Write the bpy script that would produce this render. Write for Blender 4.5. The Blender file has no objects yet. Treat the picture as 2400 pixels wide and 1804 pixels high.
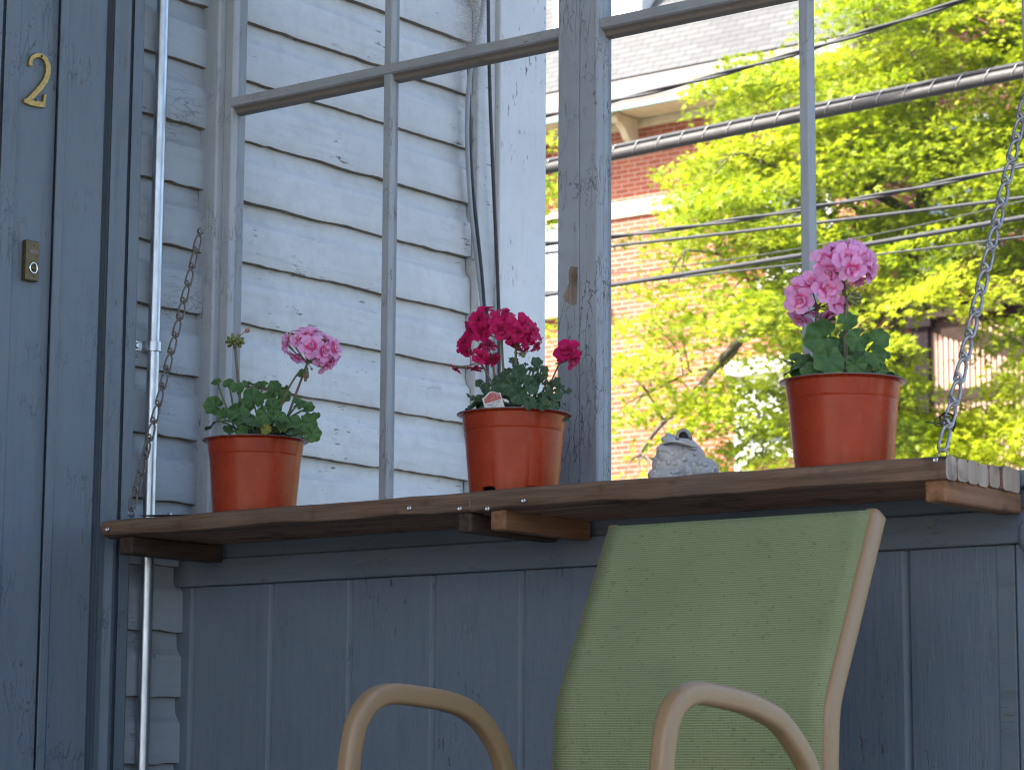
import bpy, bmesh, math, random
import numpy as np
from mathutils import Vector, Matrix, Quaternion
R_ = math.radians
SC = bpy.context.scene
COL = SC.collection
rng = np.random.default_rng(7)
random.seed(7)

# ------------------------------------------------------------------ camera
F_PX = 5908.5                                   # focal length in pixels of the 2400 px wide photo
HD, PT, RL = R_(37.8424), R_(8.5194), R_(0.3411)
FW = Vector((-math.sin(HD) * math.cos(PT), math.cos(HD) * math.cos(PT), math.sin(PT)))
RT0 = Vector((math.cos(HD), math.sin(HD), 0)); UP0 = RT0.cross(FW)
RT = RT0 * math.cos(RL) + UP0 * math.sin(RL); UP = -RT0 * math.sin(RL) + UP0 * math.cos(RL)
CAM = Vector((3.544, -3.496, 0.6))
cd = bpy.data.cameras.new('camera'); cam = bpy.data.objects.new('camera', cd); COL.objects.link(cam)
cd.sensor_width = 36; cd.lens = 36 * F_PX / 2400
cd.clip_start = 0.05; cd.clip_end = 500
cam.matrix_world = Matrix(((RT.x, UP.x, -FW.x, CAM.x), (RT.y, UP.y, -FW.y, CAM.y), (RT.z, UP.z, -FW.z, CAM.z), (0, 0, 0, 1)))
cd.dof.use_dof = True; cd.dof.focus_distance = 4.45; cd.dof.aperture_fstop = 15
SC.camera = cam
# ------------------------------------------------------------------ light
SUN_EL, SUN_AZ = R_(45), R_(36)                 # azimuth measured from -Y toward -X
SUN_ROT = R_(180) + SUN_AZ
w = bpy.data.worlds.new("World"); SC.world = w; w.use_nodes = True
nt = w.node_tree; nt.nodes.clear()
wo = nt.nodes.new('ShaderNodeOutputWorld'); bg = nt.nodes.new('ShaderNodeBackground'); sk = nt.nodes.new('ShaderNodeTexSky')
sk.sky_type = 'NISHITA'; sk.sun_disc = False; sk.sun_elevation = SUN_EL; sk.sun_rotation = SUN_ROT
sk.air_density = 0.85; sk.dust_density = 3.5
bg.inputs['Strength'].default_value = 0.148
nt.links.new(sk.outputs[0], bg.inputs[0]); nt.links.new(bg.outputs[0], wo.inputs[0])
sl = bpy.data.lights.new('sun', 'SUN'); sl.energy = 3.9; sl.angle = R_(0.53); sl.color = (1, 0.95, 0.87)
so = bpy.data.objects.new('sun', sl); COL.objects.link(so)
to_sun = Vector((-math.sin(SUN_AZ) * math.cos(SUN_EL), -math.cos(SUN_AZ) * math.cos(SUN_EL), math.sin(SUN_EL)))
so.rotation_euler = to_sun.to_track_quat('Z', 'Y').to_euler()
so.location = (0, -5, 12)
SC.view_settings.view_transform = 'Standard'; SC.view_settings.look = 'None'
SC.view_settings.gamma = 1; SC.view_settings.exposure = 2.1
SC.cycles.max_bounces = 8; SC.cycles.diffuse_bounces = 4; SC.cycles.transparent_max_bounces = 16
SC.cycles.use_denoising = True; SC.cycles.filter_width = 1.15
SC.cycles.caustics_reflective = False; SC.cycles.caustics_refractive = False

# ------------------------------------------------------------------ helpers: measured points (2212 px wide view of the photo)
D = 2400 / 2212
def ray(u, v, k=D):
    return RT * ((u * k - 1200) / F_PX) - UP * ((v * k - 902) / F_PX) + FW
def onx(u, v, x, k=D):
    q = ray(u, v, k); return CAM + q * ((x - CAM.x) / q.x)
def ony(u, v, y, k=D):
    q = ray(u, v, k); return CAM + q * ((y - CAM.y) / q.y)
def proj(P):
    wv = Vector(P) - CAM; c = wv.dot(FW)
    return ((1200 + F_PX * wv.dot(RT) / c) / D, (902 - F_PX * wv.dot(UP) / c) / D, c)

# ------------------------------------------------------------------ helpers: meshes
class MB:
    def __init__(s): s.v = []; s.f = []; s.a = []; s.mi = []
    def add(s, vs, fs, att=None, mi=0):
        o = len(s.v); s.v += [tuple(p) for p in vs]; s.f += [tuple(i + o for i in f) for f in fs]
        s.a += list(att) if att is not None else [0.0] * len(vs); s.mi += [mi] * len(fs)
    def box(s, x0, x1, y0, y1, z0, z1, mi=0):
        v = [(x0, y0, z0), (x1, y0, z0), (x1, y1, z0), (x0, y1, z0), (x0, y0, z1), (x1, y0, z1), (x1, y1, z1), (x0, y1, z1)]
        s.add(v, [(0, 3, 2, 1), (4, 5, 6, 7), (0, 1, 5, 4), (1, 2, 6, 5), (2, 3, 7, 6), (3, 0, 4, 7)], None, mi)
    def obox(s, c, ax, ay, az, mi=0):                         # oriented box: centre and three half vectors
        c = Vector(c); P = [c + ax * a + ay * b + az * d for d in (-1, 1) for a, b in ((-1, -1), (1, -1), (1, 1), (-1, 1))]
        s.add(P, [(0, 3, 2, 1), (4, 5, 6, 7), (0, 1, 5, 4), (1, 2, 6, 5), (2, 3, 7, 6), (3, 0, 4, 7)], None, mi)
    def prism(s, prof, axis, a, b, mi=0):                     # closed 2D profile pushed along an axis
        n = len(prof)
        def P(p, t):
            return (t, p[0], p[1]) if axis == 'x' else ((p[0], t, p[1]) if axis == 'y' else (p[0], p[1], t))
        v = [P(p, a) for p in prof] + [P(p, b) for p in prof]
        f = [(i, (i + 1) % n, n + (i + 1) % n, n + i) for i in range(n)] + [tuple(range(n))[::-1], tuple(range(n, 2 * n))]
        s.add(v, f, None, mi)
    def tube(s, pts, r, seg=10, closed=False, caps=True, up=None, prof=None, att=None, mi=0):
        pts = [Vector(p) for p in pts]; n = len(pts)
        rr = r if isinstance(r, (list, tuple)) else [r] * n
        T = []
        for i in range(n):
            a = pts[(i - 1) % n] if (closed or i > 0) else pts[i]
            b = pts[(i + 1) % n] if (closed or i < n - 1) else pts[i]
            t = (b - a); T.append(t.normalized() if t.length > 1e-12 else Vector((0, 0, 1)))
        u = Vector(up) if up is not None else (Vector((0, 0, 1)) if abs(T[0].z) < .9 else Vector((1, 0, 0)))
        V = []; A = []
        for i in range(n):
            u = (Vector(up) if up is not None else u); u = (u - T[i] * u.dot(T[i]))
            u = u.normalized() if u.length > 1e-9 else T[i].orthogonal().normalized()
            w_ = T[i].cross(u)
            if prof is None:
                ring = [(math.cos(2 * math.pi * k / seg), math.sin(2 * math.pi * k / seg)) for k in range(seg)]
            else: ring = prof
            for (c, d) in ring: V.append(pts[i] + (w_ * c + u * d) * rr[i]); A.append(att[i] if att else 0.0)
        m = seg if prof is None else len(prof)
        Fc = []
        for i in range(n if closed else n - 1):
            j = (i + 1) % n
            for k in range(m): Fc.append((i * m + k, i * m + (k + 1) % m, j * m + (k + 1) % m, j * m + k))
        if caps and not closed: Fc += [tuple(range(m))[::-1], tuple((n - 1) * m + k for k in range(m))]
        s.add(V, Fc, A, mi)
    def lathe(s, prof, c=(0, 0, 0), seg=48, mod=None, mi=0):
        V = []; n = len(prof)
        for i, (r, z) in enumerate(prof):
            for k in range(seg):
                a = 2 * math.pi * k / seg; r2, z2 = (r, z) if mod is None else mod(i, r, z, a)
                V.append((c[0] + r2 * math.cos(a), c[1] + r2 * math.sin(a), c[2] + z2))
        Fc = [(i * seg + k, i * seg + (k + 1) % seg, (i + 1) * seg + (k + 1) % seg, (i + 1) * seg + k) for i in range(n - 1) for k in range(seg)]
        s.add(V, Fc, None, mi)
    def ball(s, c, r, seg=12, rings=8, axes=None, att=None):
        c = Vector(c); rx, ry, rz = r if isinstance(r, (list, tuple)) else (r, r, r)
        ax = axes or (Vector((1, 0, 0)), Vector((0, 1, 0)), Vector((0, 0, 1)))
        V = []; A = []
        for i in range(rings + 1):
            th = math.pi * i / rings
            for k in range(seg):
                ph = 2 * math.pi * k / seg
                V.append(c + ax[0] * rx * math.sin(th) * math.cos(ph) + ax[1] * ry * math.sin(th) * math.sin(ph) + ax[2] * rz * math.cos(th))
                A.append(att if att is not None else 0.0)
        s.add(V, [(i * seg + k, (i + 1) * seg + k, (i + 1) * seg + (k + 1) % seg, i * seg + (k + 1) % seg) for i in range(rings) for k in range(seg)], A)
    def build(s, name, mats, parent=None, smooth=False, bevel=0, seg=2, angle=40):
        me = bpy.data.meshes.new(name)
        if parent is not None:
            L = parent.location
            o_ = parent
            while o_.parent: o_ = o_.parent; L = L + o_.location
            vs = [(p[0] - L.x, p[1] - L.y, p[2] - L.z) for p in s.v]
        else: vs = s.v
        me.from_pydata(vs, [], s.f)
        for m in (mats if isinstance(mats, (list, tuple)) else [mats]): me.materials.append(m)
        if any(s.mi): me.polygons.foreach_set('material_index', s.mi)
        at = me.attributes.new('tone', 'FLOAT', 'POINT'); at.data.foreach_set('value', s.a)
        me.validate(); me.update()
        o = bpy.data.objects.new(name, me); COL.objects.link(o)
        if parent is not None: o.parent = parent
        if smooth:
            me.polygons.foreach_set('use_smooth', [True] * len(me.polygons))
            if smooth == 'auto': me.set_sharp_from_angle(angle=R_(angle))
        if bevel:
            b = o.modifiers.new('bevel', 'BEVEL'); b.width = bevel; b.segments = seg; b.limit_method = 'ANGLE'; b.angle_limit = R_(35)
        return o
def tag(o, label=None, cat=None, group=None, kind=None):
    if label: o['label'] = label
    if cat: o['category'] = cat
    if group: o['group'] = group
    if kind: o['kind'] = kind
    return o
def empty(name, loc, label=None, cat=None, group=None):
    o = bpy.data.objects.new(name, None); COL.objects.link(o); o.location = loc; o.empty_display_size = .1
    return tag(o, label, cat, group)

# ------------------------------------------------------------------ materials
def mat(name):
    m = bpy.data.materials.new(name); m.use_nodes = True; n = m.node_tree; n.nodes.clear()
    out = n.nodes.new('ShaderNodeOutputMaterial'); b = n.nodes.new('ShaderNodeBsdfPrincipled')
    n.links.new(b.outputs[0], out.inputs[0]); return m, n, b, out
class N:                                                       # tiny node-graph helper
    def __init__(s, n): s.n = n
    def new(s, t, **kw):
        x = s.n.nodes.new(t)
        for k, v in kw.items(): setattr(x, k, v)
        return x
    def link(s, a, b): s.n.links.new(a, b)
    def coord(s, scale=(1, 1, 1), rot=(0, 0, 0), loc=(0, 0, 0), src='Object'):
        tc = s.new('ShaderNodeTexCoord'); m = s.new('ShaderNodeMapping')
        m.inputs['Scale'].default_value = scale; m.inputs['Rotation'].default_value = rot; m.inputs['Location'].default_value = loc
        s.link(tc.outputs[src], m.inputs[0]); return m.outputs[0]
    def noise(s, vec, scale, detail=4, rough=.55, dist=0):
        x = s.new('ShaderNodeTexNoise'); x.inputs['Scale'].default_value = scale; x.inputs['Detail'].default_value = detail
        x.inputs['Roughness'].default_value = rough; x.inputs['Distortion'].default_value = dist; s.link(vec, x.inputs['Vector']); return x.outputs[0]
    def ramp(s, fac, stops, interp='LINEAR'):
        x = s.new('ShaderNodeValToRGB'); x.color_ramp.interpolation = interp; e = x.color_ramp.elements
        while len(e) < len(stops): e.new(.5)
        for i, (p, c) in enumerate(stops): e[i].position = p; e[i].color = (c, c, c, 1) if isinstance(c, (int, float)) else (*c, 1)
        s.link(fac, x.inputs[0]); return x.outputs[0]
    def mix(s, fac, a, b, mode='MIX'):
        x = s.new('ShaderNodeMix', data_type='RGBA', blend_type=mode); x.clamp_factor = True
        for v, i in ((fac, 0), (a, 6), (b, 7)):
            if hasattr(v, 'is_linked'): s.link(v, x.inputs[i])
            elif i == 0: x.inputs[0].default_value = v
            else: x.inputs[i].default_value = (*v, 1)
        return x.outputs[2]
    def math(s, op, a, b=0.0, clamp=False):
        x = s.new('ShaderNodeMath', operation=op); x.use_clamp = clamp
        for v, i in ((a, 0), (b, 1)):
            if hasattr(v, 'is_linked'): s.link(v, x.inputs[i])
            else: x.inputs[i].default_value = v
        return x.outputs[0]
    def voro(s, vec, scale, feature='DISTANCE_TO_EDGE', rnd=1):
        x = s.new('ShaderNodeTexVoronoi', feature=feature); x.inputs['Scale'].default_value = scale
        x.inputs['Randomness'].default_value = rnd; s.link(vec, x.inputs['Vector']); return x.outputs[0]
    def bump(s, h, strength=.3, dist=.002, normal=None):
        x = s.new('ShaderNodeBump'); x.inputs['Strength'].default_value = strength; x.inputs['Distance'].default_value = dist
        s.link(h, x.inputs['Height'])
        if normal is not None: s.link(normal, x.inputs['Normal'])
        return x.outputs[0]
    def attr(s, name='tone'):
        x = s.new('ShaderNodeAttribute'); x.attribute_name = name; return x.outputs['Fac']

def paint(name, base, grain='z', crack=0.5, chips=0.5, dirt=0.35, rough=.55, wood=(.13, .105, .08), texture=.35, seed=0.0, streak=True):
    """old brushed house paint: brush bump, hairline cracks along the grain, flaked spots down to grey wood, dust"""
    m, n, b, out = mat(name); g = N(n)
    st = {'z': (1, 1, .09), 'y': (1, .07, 1), 'x': (.07, 1, 1)}[grain]
    c0 = g.coord(loc=(seed, seed * .7, seed * 1.3)); cs = g.coord(st, loc=(seed, seed, seed))
    big = g.noise(c0, 2.6, 4); streaks = g.noise(cs, 60, 5); fine = g.noise(cs, 260, 4); mott = g.noise(c0, 26, 6, .65)
    dust = tuple(x * .62 + y * .38 for x, y in zip(base, (.20, .18, .15)))
    col = g.mix(g.ramp(big, [(.3, 0), (.75, 1)]), tuple(x * .88 for x in base), tuple(min(1, x * 1.1) for x in base))
    col = g.mix(g.math('MULTIPLY', g.ramp(mott, [(.45, 0), (.72, 1)]), dirt), col, dust)
    if streak: col = g.mix(g.math('MULTIPLY', g.ramp(streaks, [(.52, 0), (.75, 1)]), dirt * .8), col, tuple(x * .62 for x in base))
    # cracks
    ck = g.coord(tuple(1 if q == 1 else q * 1.5 for q in st), loc=(seed * 2, seed, 0))
    wob = g.noise(c0, 45, 3)
    ckv = g.new('ShaderNodeVectorMath', operation='ADD'); g.link(ck, ckv.inputs[0])
    sc_ = g.new('ShaderNodeVectorMath', operation='SCALE'); g.link(wob, sc_.inputs[0]); sc_.inputs['Scale'].default_value = .02; g.link(sc_.outputs[0], ckv.inputs[1])
    vd = g.voro(ckv.outputs[0], 70)
    line = g.ramp(vd, [(0.0, 1), (.04, 0)])
    msk = g.ramp(g.noise(c0, 7.5, 4), [(.60 - crack * .13, 0), (.70 - crack * .1, 1)])
    crk = g.math('MULTIPLY', line, msk)
    crk = g.math('MULTIPLY', crk, min(1, crack * 1.1))
    col = g.mix(crk, col, tuple(x * .36 for x in base))
    # flakes
    fl = g.coord(tuple(1 if q == 1 else q * 3 for q in st), loc=(seed * 3, 0, seed))
    flk = g.math('MULTIPLY', g.ramp(g.noise(fl, 85, 5, .7), [(.615, 0), (.64, 1)]), g.ramp(g.noise(c0, 5, 3), [(.60 - chips * .18, 0), (.66 - chips * .1, 1)]))
    col = g.mix(flk, col, wood)
    g.link(col, b.inputs['Base Color'])
    b.inputs['Roughness'].default_value = rough; b.inputs['Specular IOR Level'].default_value = .35
    h = g.math('ADD', g.math('MULTIPLY', streaks, .6), g.math('MULTIPLY', fine, .4))
    h = g.math('SUBTRACT', h, g.math('MULTIPLY', g.math('ADD', crk, flk), 1.1))
    h = g.math('ADD', h, g.math('MULTIPLY', mott, .5))
    g.link(g.bump(h, texture, .0022), b.inputs['Normal'])
    return m
def simple(name, col, rough=.5, metal=0.0, var=.12, nscale=30, bumpd=.0, spec=.5, coat=0.0, stretch=(1, 1, 1)):
    m, n, b, out = mat(name); g = N(n); c = g.coord(stretch); t = g.noise(c, nscale, 5)
    g.link(g.mix(g.ramp(t, [(.3, 0), (.7, 1)]), tuple(x * (1 - var) for x in col), tuple(min(1, x * (1 + var)) for x in col)), b.inputs['Base Color'])
    b.inputs['Metallic'].default_value = metal; b.inputs['Specular IOR Level'].default_value = spec; b.inputs['Coat Weight'].default_value = coat
    g.link(g.ramp(g.noise(c, nscale * 2.3, 4), [(.3, max(0, rough - .07)), (.7, min(1, rough + .07))]), b.inputs['Roughness'])
    if bumpd: g.link(g.bump(g.noise(c, nscale * 2, 5), .5, bumpd), b.inputs['Normal'])
    return m
def woodmat(name, c1, c2, grain='x', rough=.75, sc=1.0, weather=.4, knots=True):
    m, n, b, out = mat(name); g = N(n)
    st = {'x': (.05, 1, 1), 'y': (1, .05, 1), 'z': (1, 1, .05)}[grain]
    cs = g.coord(st); c0 = g.coord()
    a = g.noise(cs, 130 * sc, 6, .6, 1.2); k = g.noise(cs, 28 * sc, 4, .5, 2.0); big = g.noise(c0, 6, 4)
    col = g.mix(g.ramp(g.math('ADD', g.math('MULTIPLY', a, .5), g.math('MULTIPLY', k, .5)), [(.36, 0), (.64, 1)]), c1, c2)
    col = g.mix(g.math('MULTIPLY', g.ramp(big, [(.45, 0), (.7, 1)]), weather), col, (.10, .088, .078))
    col = g.mix(g.math('MULTIPLY', g.ramp(g.noise(c0, 14, 5), [(.58, 0), (.72, 1)]), .75), col, tuple(x * .3 for x in c1))
    if knots:
        kn = g.ramp(g.voro(g.coord(tuple(.16 if q != 1 else 1 for q in st)), 22, 'F1'), [(.06, 1), (.16, 0)])
        col = g.mix(g.math('MULTIPLY', kn, .8), col, (.03, .02, .014))
    g.link(col, b.inputs['Base Color']); b.inputs['Roughness'].default_value = rough; b.inputs['Specular IOR Level'].default_value = .25
    g.link(g.bump(g.math('ADD', a, k), .5, .0015), b.inputs['Normal'])
    return m
def translucent(m, n, b, out, col_out, amount, tint=1.0):
    g = N(n); t = g.new('ShaderNodeBsdfTranslucent'); mx = g.new('ShaderNodeMixShader'); mx.inputs[0].default_value = amount
    g.link(col_out, t.inputs[0]); g.link(b.outputs[0], mx.inputs[1]); g.link(t.outputs[0], mx.inputs[2]); g.link(mx.outputs[0], out.inputs[0])

M = {}
M['siding'] = paint('painted_siding', (.74, .745, .73), 'y', crack=.2, chips=.32, dirt=.45, texture=.4, wood=(.22, .20, .18))
M['siding_in'] = paint('painted_porch_siding', (.34, .385, .42), 'y', crack=.6, chips=.25, dirt=.36, texture=.5, seed=2)
M['raw_edge'] = simple('raw_board_edge', (.17, .135, .09), .9, 0, .45, 160, .001)
M['casing'] = paint('painted_casing', (.138, .176, .208), 'z', crack=.7, chips=.35, dirt=.5, texture=.45, seed=3)
M['frame'] = paint('painted_sash', (.36, .385, .40), 'z', crack=.7, chips=.85, dirt=.45, texture=.5, seed=5)
M['mullion'] = paint('alligatored_mullion_paint', (.33, .36, .385), 'z', crack=1.25, chips=.7, dirt=.45, texture=.6, seed=6)
M['bar'] = paint('painted_glazing_bar', (.335, .345, .35), 'x', crack=.5, chips=.8, dirt=.6, texture=.5, seed=9)
M['panel'] = paint('painted_grooved_panel', (.128, .158, .188), 'z', crack=.2, chips=.08, dirt=.45, texture=1.1, seed=11)
M['rail'] = paint('painted_rail', (.13, .16, .185), 'x', crack=.45, chips=.3, dirt=.6, texture=.5, seed=13)
M['cornerboard'] = paint('painted_corner_board', (.79, .795, .78), 'z', crack=.6, chips=.6, dirt=.2, texture=.4, seed=17)
M['shelf'] = woodmat('weathered_redwood', (.075, .042, .026), (.205, .128, .082), 'x')
M['shelf_dark'] = woodmat('stained_redwood', (.13, .07, .045), (.28, .16, .095), 'x', weather=.2)
M['shelf_black'] = woodmat('dark_shaded_wood', (.028, .018, .013), (.075, .045, .03), 'y', weather=.1, knots=False)  # dark brown cleats, with the shade under the shelf put into the colour
M['endgrain'] = woodmat('grey_end_grain', (.25, .19, .14), (.43, .35, .275), 'z', sc=.7, weather=.1, knots=False)
M['cleat'] = woodmat('orange_cleat_wood', (.13, .06, .026), (.27, .135, .065), 'y', weather=.35, knots=False)
M['soil'] = simple('potting_soil', (.03, .02, .014), .95, var=.5, nscale=200, bumpd=.004)
M['galv'] = simple('galvanised_steel', (.45, .48, .50), .36, 1.0, .16, 90, 0, stretch=(1, 1, .25))
M['zinc'] = simple('zinc_screw', (.55, .56, .57), .35, 1.0, .1, 60)
M['chain_rusty'] = simple('dull_brown_chain', (.15, .13, .11), .55, .5, .45, 220, .0004)
M['chain_grey'] = simple('grey_zinc_chain', (.30, .30, .31), .42, .85, .3, 160, .0003)
M['brass'] = simple('brass_numeral', (.44, .29, .10), .45, .85, .2, 160, .0003)
M['bronze'] = simple('bronze_bell_plate', (.105, .078, .035), .4, .6, .2, 90)
M['chrome'] = simple('chrome_ring', (.85, .84, .82), .18, 1.0, .05, 40)
M['dark'] = simple('dark_metal', (.025, .024, .024), .5, .3, .2, 60)
M['steel'] = simple('dull_steel', (.22, .22, .23), .4, .9, .3, 50)
M['black_plastic'] = simple('black_plastic', (.012, .012, .013), .4, 0, .1, 30)
M['cable_grey'] = simple('grey_cable_jacket', (.36, .38, .40), .5, 0, .1, 30)
M['tan'] = simple('tan_powder_coat', (.235, .148, .073), .42, 0, .05, 160, .0002, spec=.5)
M['pale'] = simple('pale_ceramic', (.5, .46, .40), .6, 0, .1, 40)
M['concrete'] = simple('concrete', (.26, .25, .235), .9, 0, .12, 4, .004)
M['asphalt'] = simple('asphalt', (.06, .06, .062), .9, 0, .2, 40, .004)
M['deck'] = paint('porch_deck_paint', (.2, .22, .24), 'x', seed=21)
M['ceiling'] = paint('porch_ceiling_paint', (.42, .46, .48), 'x', seed=23)
M['shingle_top'] = simple('roof_felt', (.12, .12, .12), .9, 0, .2, 10)

# paint worn to bare wood on the mullion gets its own patch material
M['bar_under'] = paint('worn_bar_underside_bounce', (.20, .165, .13), 'x', crack=.4, chips=.9, dirt=.6, texture=.6, seed=31)  # brown is worn wood plus light bounced off the shelf, both in the colour
M['bare'] = woodmat('bare_splintered_wood', (.20, .15, .105), (.42, .34, .26), 'z', weather=.25, knots=False)

def petal_mat(name, edge, core, under):
    m, n, b, out = mat(name); g = N(n); t = g.attr()
    ve = g.noise(g.coord(), 900, 3)
    col = g.mix(g.ramp(t, [(.10, .35), (.26, 1), (.40, .8), (.62, 0)]), edge, core)
    col = g.mix(g.math('MULTIPLY', g.ramp(t, [(.0, 1), (.16, 0)]), .6), col, under)
    col = g.mix(g.math('MULTIPLY', g.ramp(ve, [(.4, 0), (.7, 1)]), .22), col, core)
    g.link(col, b.inputs['Base Color']); b.inputs['Roughness'].default_value = .55; b.inputs['Specular IOR Level'].default_value = .3
    b.inputs['Sheen Weight'].default_value = .1
    translucent(m, n, b, out, col, .35); return m
M['pink'] = petal_mat('pink_petal', (.90, .47, .76), (.78, .06, .28), (.95, .8, .85))
M['red'] = petal_mat('crimson_petal', (.60, .008, .125), (.46, .004, .07), (.3, .002, .02))
def leafy(name, c1, c2, vein, trans=.2, rough=.5):
    m, n, b, out = mat(name); g = N(n); t = g.attr()
    a = g.noise(g.coord(), 60, 4); d = g.noise(g.coord(), 350, 4)
    col = g.mix(g.ramp(a, [(.35, 0), (.65, 1)]), c1, c2)
    col = g.mix(g.math('MULTIPLY', g.ramp(t, [(.88, 0), (1.0, 1)]), .35), col, vein)
    g.link(col, b.inputs['Base Color']); b.inputs['Roughness'].default_value = rough; b.inputs['Specular IOR Level'].default_value = .3
    b.inputs['Sheen Weight'].default_value = .15
    g.link(g.bump(d, .4, .0012), b.inputs['Normal'])
    translucent(m, n, b, out, col, trans); return m
M['gleaf'] = leafy('geranium_leaf', (.042, .105, .030), (.080, .175, .045), (.15, .25, .08))
M['gleaf2'] = leafy('geranium_leaf_bluish', (.038, .082, .040), (.068, .128, .060), (.13, .20, .10))
M['yleaf'] = leafy('yellowing_leaf', (.30, .22, .03), (.16, .20, .035), (.4, .2, .05))
M['gstem'] = simple('flower_stalk', (.16, .12, .075), .6, 0, .2, 60)
M['gpet'] = simple('leaf_stalk', (.09, .14, .05), .6, 0, .2, 60)
M['bud'] = simple('flower_bud', (.17, .19, .06), .6, 0, .35, 120)
M['budpink'] = simple('bud_tip', (.5, .2, .17), .6, 0, .3, 120)

def potmat():
    m, n, b, out = mat('terracotta_plastic'); g = N(n); c = g.coord(); a = g.noise(c, 11, 5)
    sp = g.noise(g.coord((1, 1, .12)), 60, 4)
    col = g.mix(g.ramp(a, [(.35, 0), (.7, 1)]), (.27, .030, .008), (.35, .045, .013))
    col = g.mix(g.math('MULTIPLY', g.ramp(sp, [(.57, 0), (.78, 1)]), .45), col, (.48, .15, .09))
    g.link(col, b.inputs['Base Color']); g.link(g.ramp(g.noise(c, 50, 5), [(.3, .22), (.7, .36)]), b.inputs['Roughness'])
    b.inputs['Specular IOR Level'].default_value = .26
    g.link(g.bump(g.noise(g.coord((1, 1, .3)), 40, 2), .12, .002), b.inputs['Normal']); return m
M['pot'] = potmat()
M['potrim'] = simple('grey_pot_lining', (.13, .115, .125), .45, 0, .1, 30)

def slingmat():
    m, n, b, out = mat('green_sling_mesh'); g = N(n)
    c0 = g.coord(); sep = g.new('ShaderNodeSeparateXYZ'); tc = g.new('ShaderNodeTexCoord'); g.link(tc.outputs['UV'], sep.inputs[0])
    rib = g.math('SINE', g.math('MULTIPLY', sep.outputs[1], 2 * math.pi / .0036)); rib01 = g.math('ADD', g.math('MULTIPLY', rib, .5), .5)
    thr = g.math('SINE', g.math('MULTIPLY', sep.outputs[0], 2 * math.pi / .0022)); thr01 = g.math('ADD', g.math('MULTIPLY', thr, .5), .5)
    col = g.mix(rib01, (.082, .098, .040), (.262, .292, .146))
    col = g.mix(g.math('MULTIPLY', g.math('MULTIPLY', thr01, g.math('SUBTRACT', 1, rib01)), .5), col, (.36, .40, .22))
    col = g.mix(g.math('MULTIPLY', g.ramp(g.noise(c0, 5, 5), [(.42, 0), (.72, 1)]), .32), col, (.10, .14, .065))
    sp = g.noise(g.coord((.6, 1, 1)), 190, 3, .6)
    col = g.mix(g.math('MULTIPLY', g.ramp(sp, [(.62, 0), (.68, 1)]), .42), col, (.035, .055, .02))
    col = g.mix(g.math('MULTIPLY', g.ramp(g.noise(c0, 42, 3), [(.66, 0), (.72, 1)]), .22), col, (.05, .065, .03))
    g.link(col, b.inputs['Base Color']); b.inputs['Roughness'].default_value = .8; b.inputs['Specular IOR Level'].default_value = .2
    g.link(g.bump(rib01, .5, .0009), b.inputs['Normal'])
    return m
M['sling'] = slingmat()

def toadmat():
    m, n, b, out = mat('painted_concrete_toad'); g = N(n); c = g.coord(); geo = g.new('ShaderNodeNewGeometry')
    a = g.noise(c, 45, 6, .7); d = g.noise(c, 170, 5, .7)
    col = g.mix(g.ramp(a, [(.35, 0), (.65, 1)]), (.40, .385, .36), (.60, .585, .555))
    col = g.mix(g.math('MULTIPLY', g.ramp(g.noise(c, 22, 4), [(.50, 0), (.68, 1)]), .5), col, (.27, .35, .41))
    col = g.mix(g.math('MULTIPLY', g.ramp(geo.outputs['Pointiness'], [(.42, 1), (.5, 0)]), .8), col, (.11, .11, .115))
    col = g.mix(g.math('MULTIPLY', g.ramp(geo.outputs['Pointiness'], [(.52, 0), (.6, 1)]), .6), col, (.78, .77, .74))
    g.link(col, b.inputs['Base Color']); b.inputs['Roughness'].default_value = .85
    g.link(g.bump(g.math('ADD', a, d), .6, .0015), b.inputs['Normal']); return m
M['toad'] = toadmat()

def glassmat():
    m, n, b, out = mat('old_window_glass'); g = N(n)
    n.nodes.remove(b)
    tr = g.new('ShaderNodeBsdfTransparent'); tr.inputs[0].default_value = (.97, .98, .98, 1)
    gl = g.new('ShaderNodeBsdfGlossy'); gl.inputs['Roughness'].default_value = .02
    fr = g.new('ShaderNodeFresnel'); fr.inputs[0].default_value = 1.45
    g.link(g.bump(g.noise(g.coord(), 9, 2), .12, .004), gl.inputs['Normal'])
    mx = g.new('ShaderNodeMixShader'); g.link(fr.outputs[0], mx.inputs[0]); g.link(tr.outputs[0], mx.inputs[1]); g.link(gl.outputs[0], mx.inputs[2])
    df = g.new('ShaderNodeBsdfDiffuse'); df.inputs[0].default_value = (.45, .46, .46, 1)
    t = g.attr(); sp = g.noise(g.coord(), 420, 3, .8)
    dirt = g.math('MULTIPLY', g.ramp(sp, [(.38, 0), (.62, 1)]), t)
    m2 = g.new('ShaderNodeMixShader'); g.link(dirt, m2.inputs[0]); g.link(mx.outputs[0], m2.inputs[1]); g.link(df.outputs[0], m2.inputs[2])
    g.link(m2.outputs[0], out.inputs[0]); return m
M['glass'] = glassmat()

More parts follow.
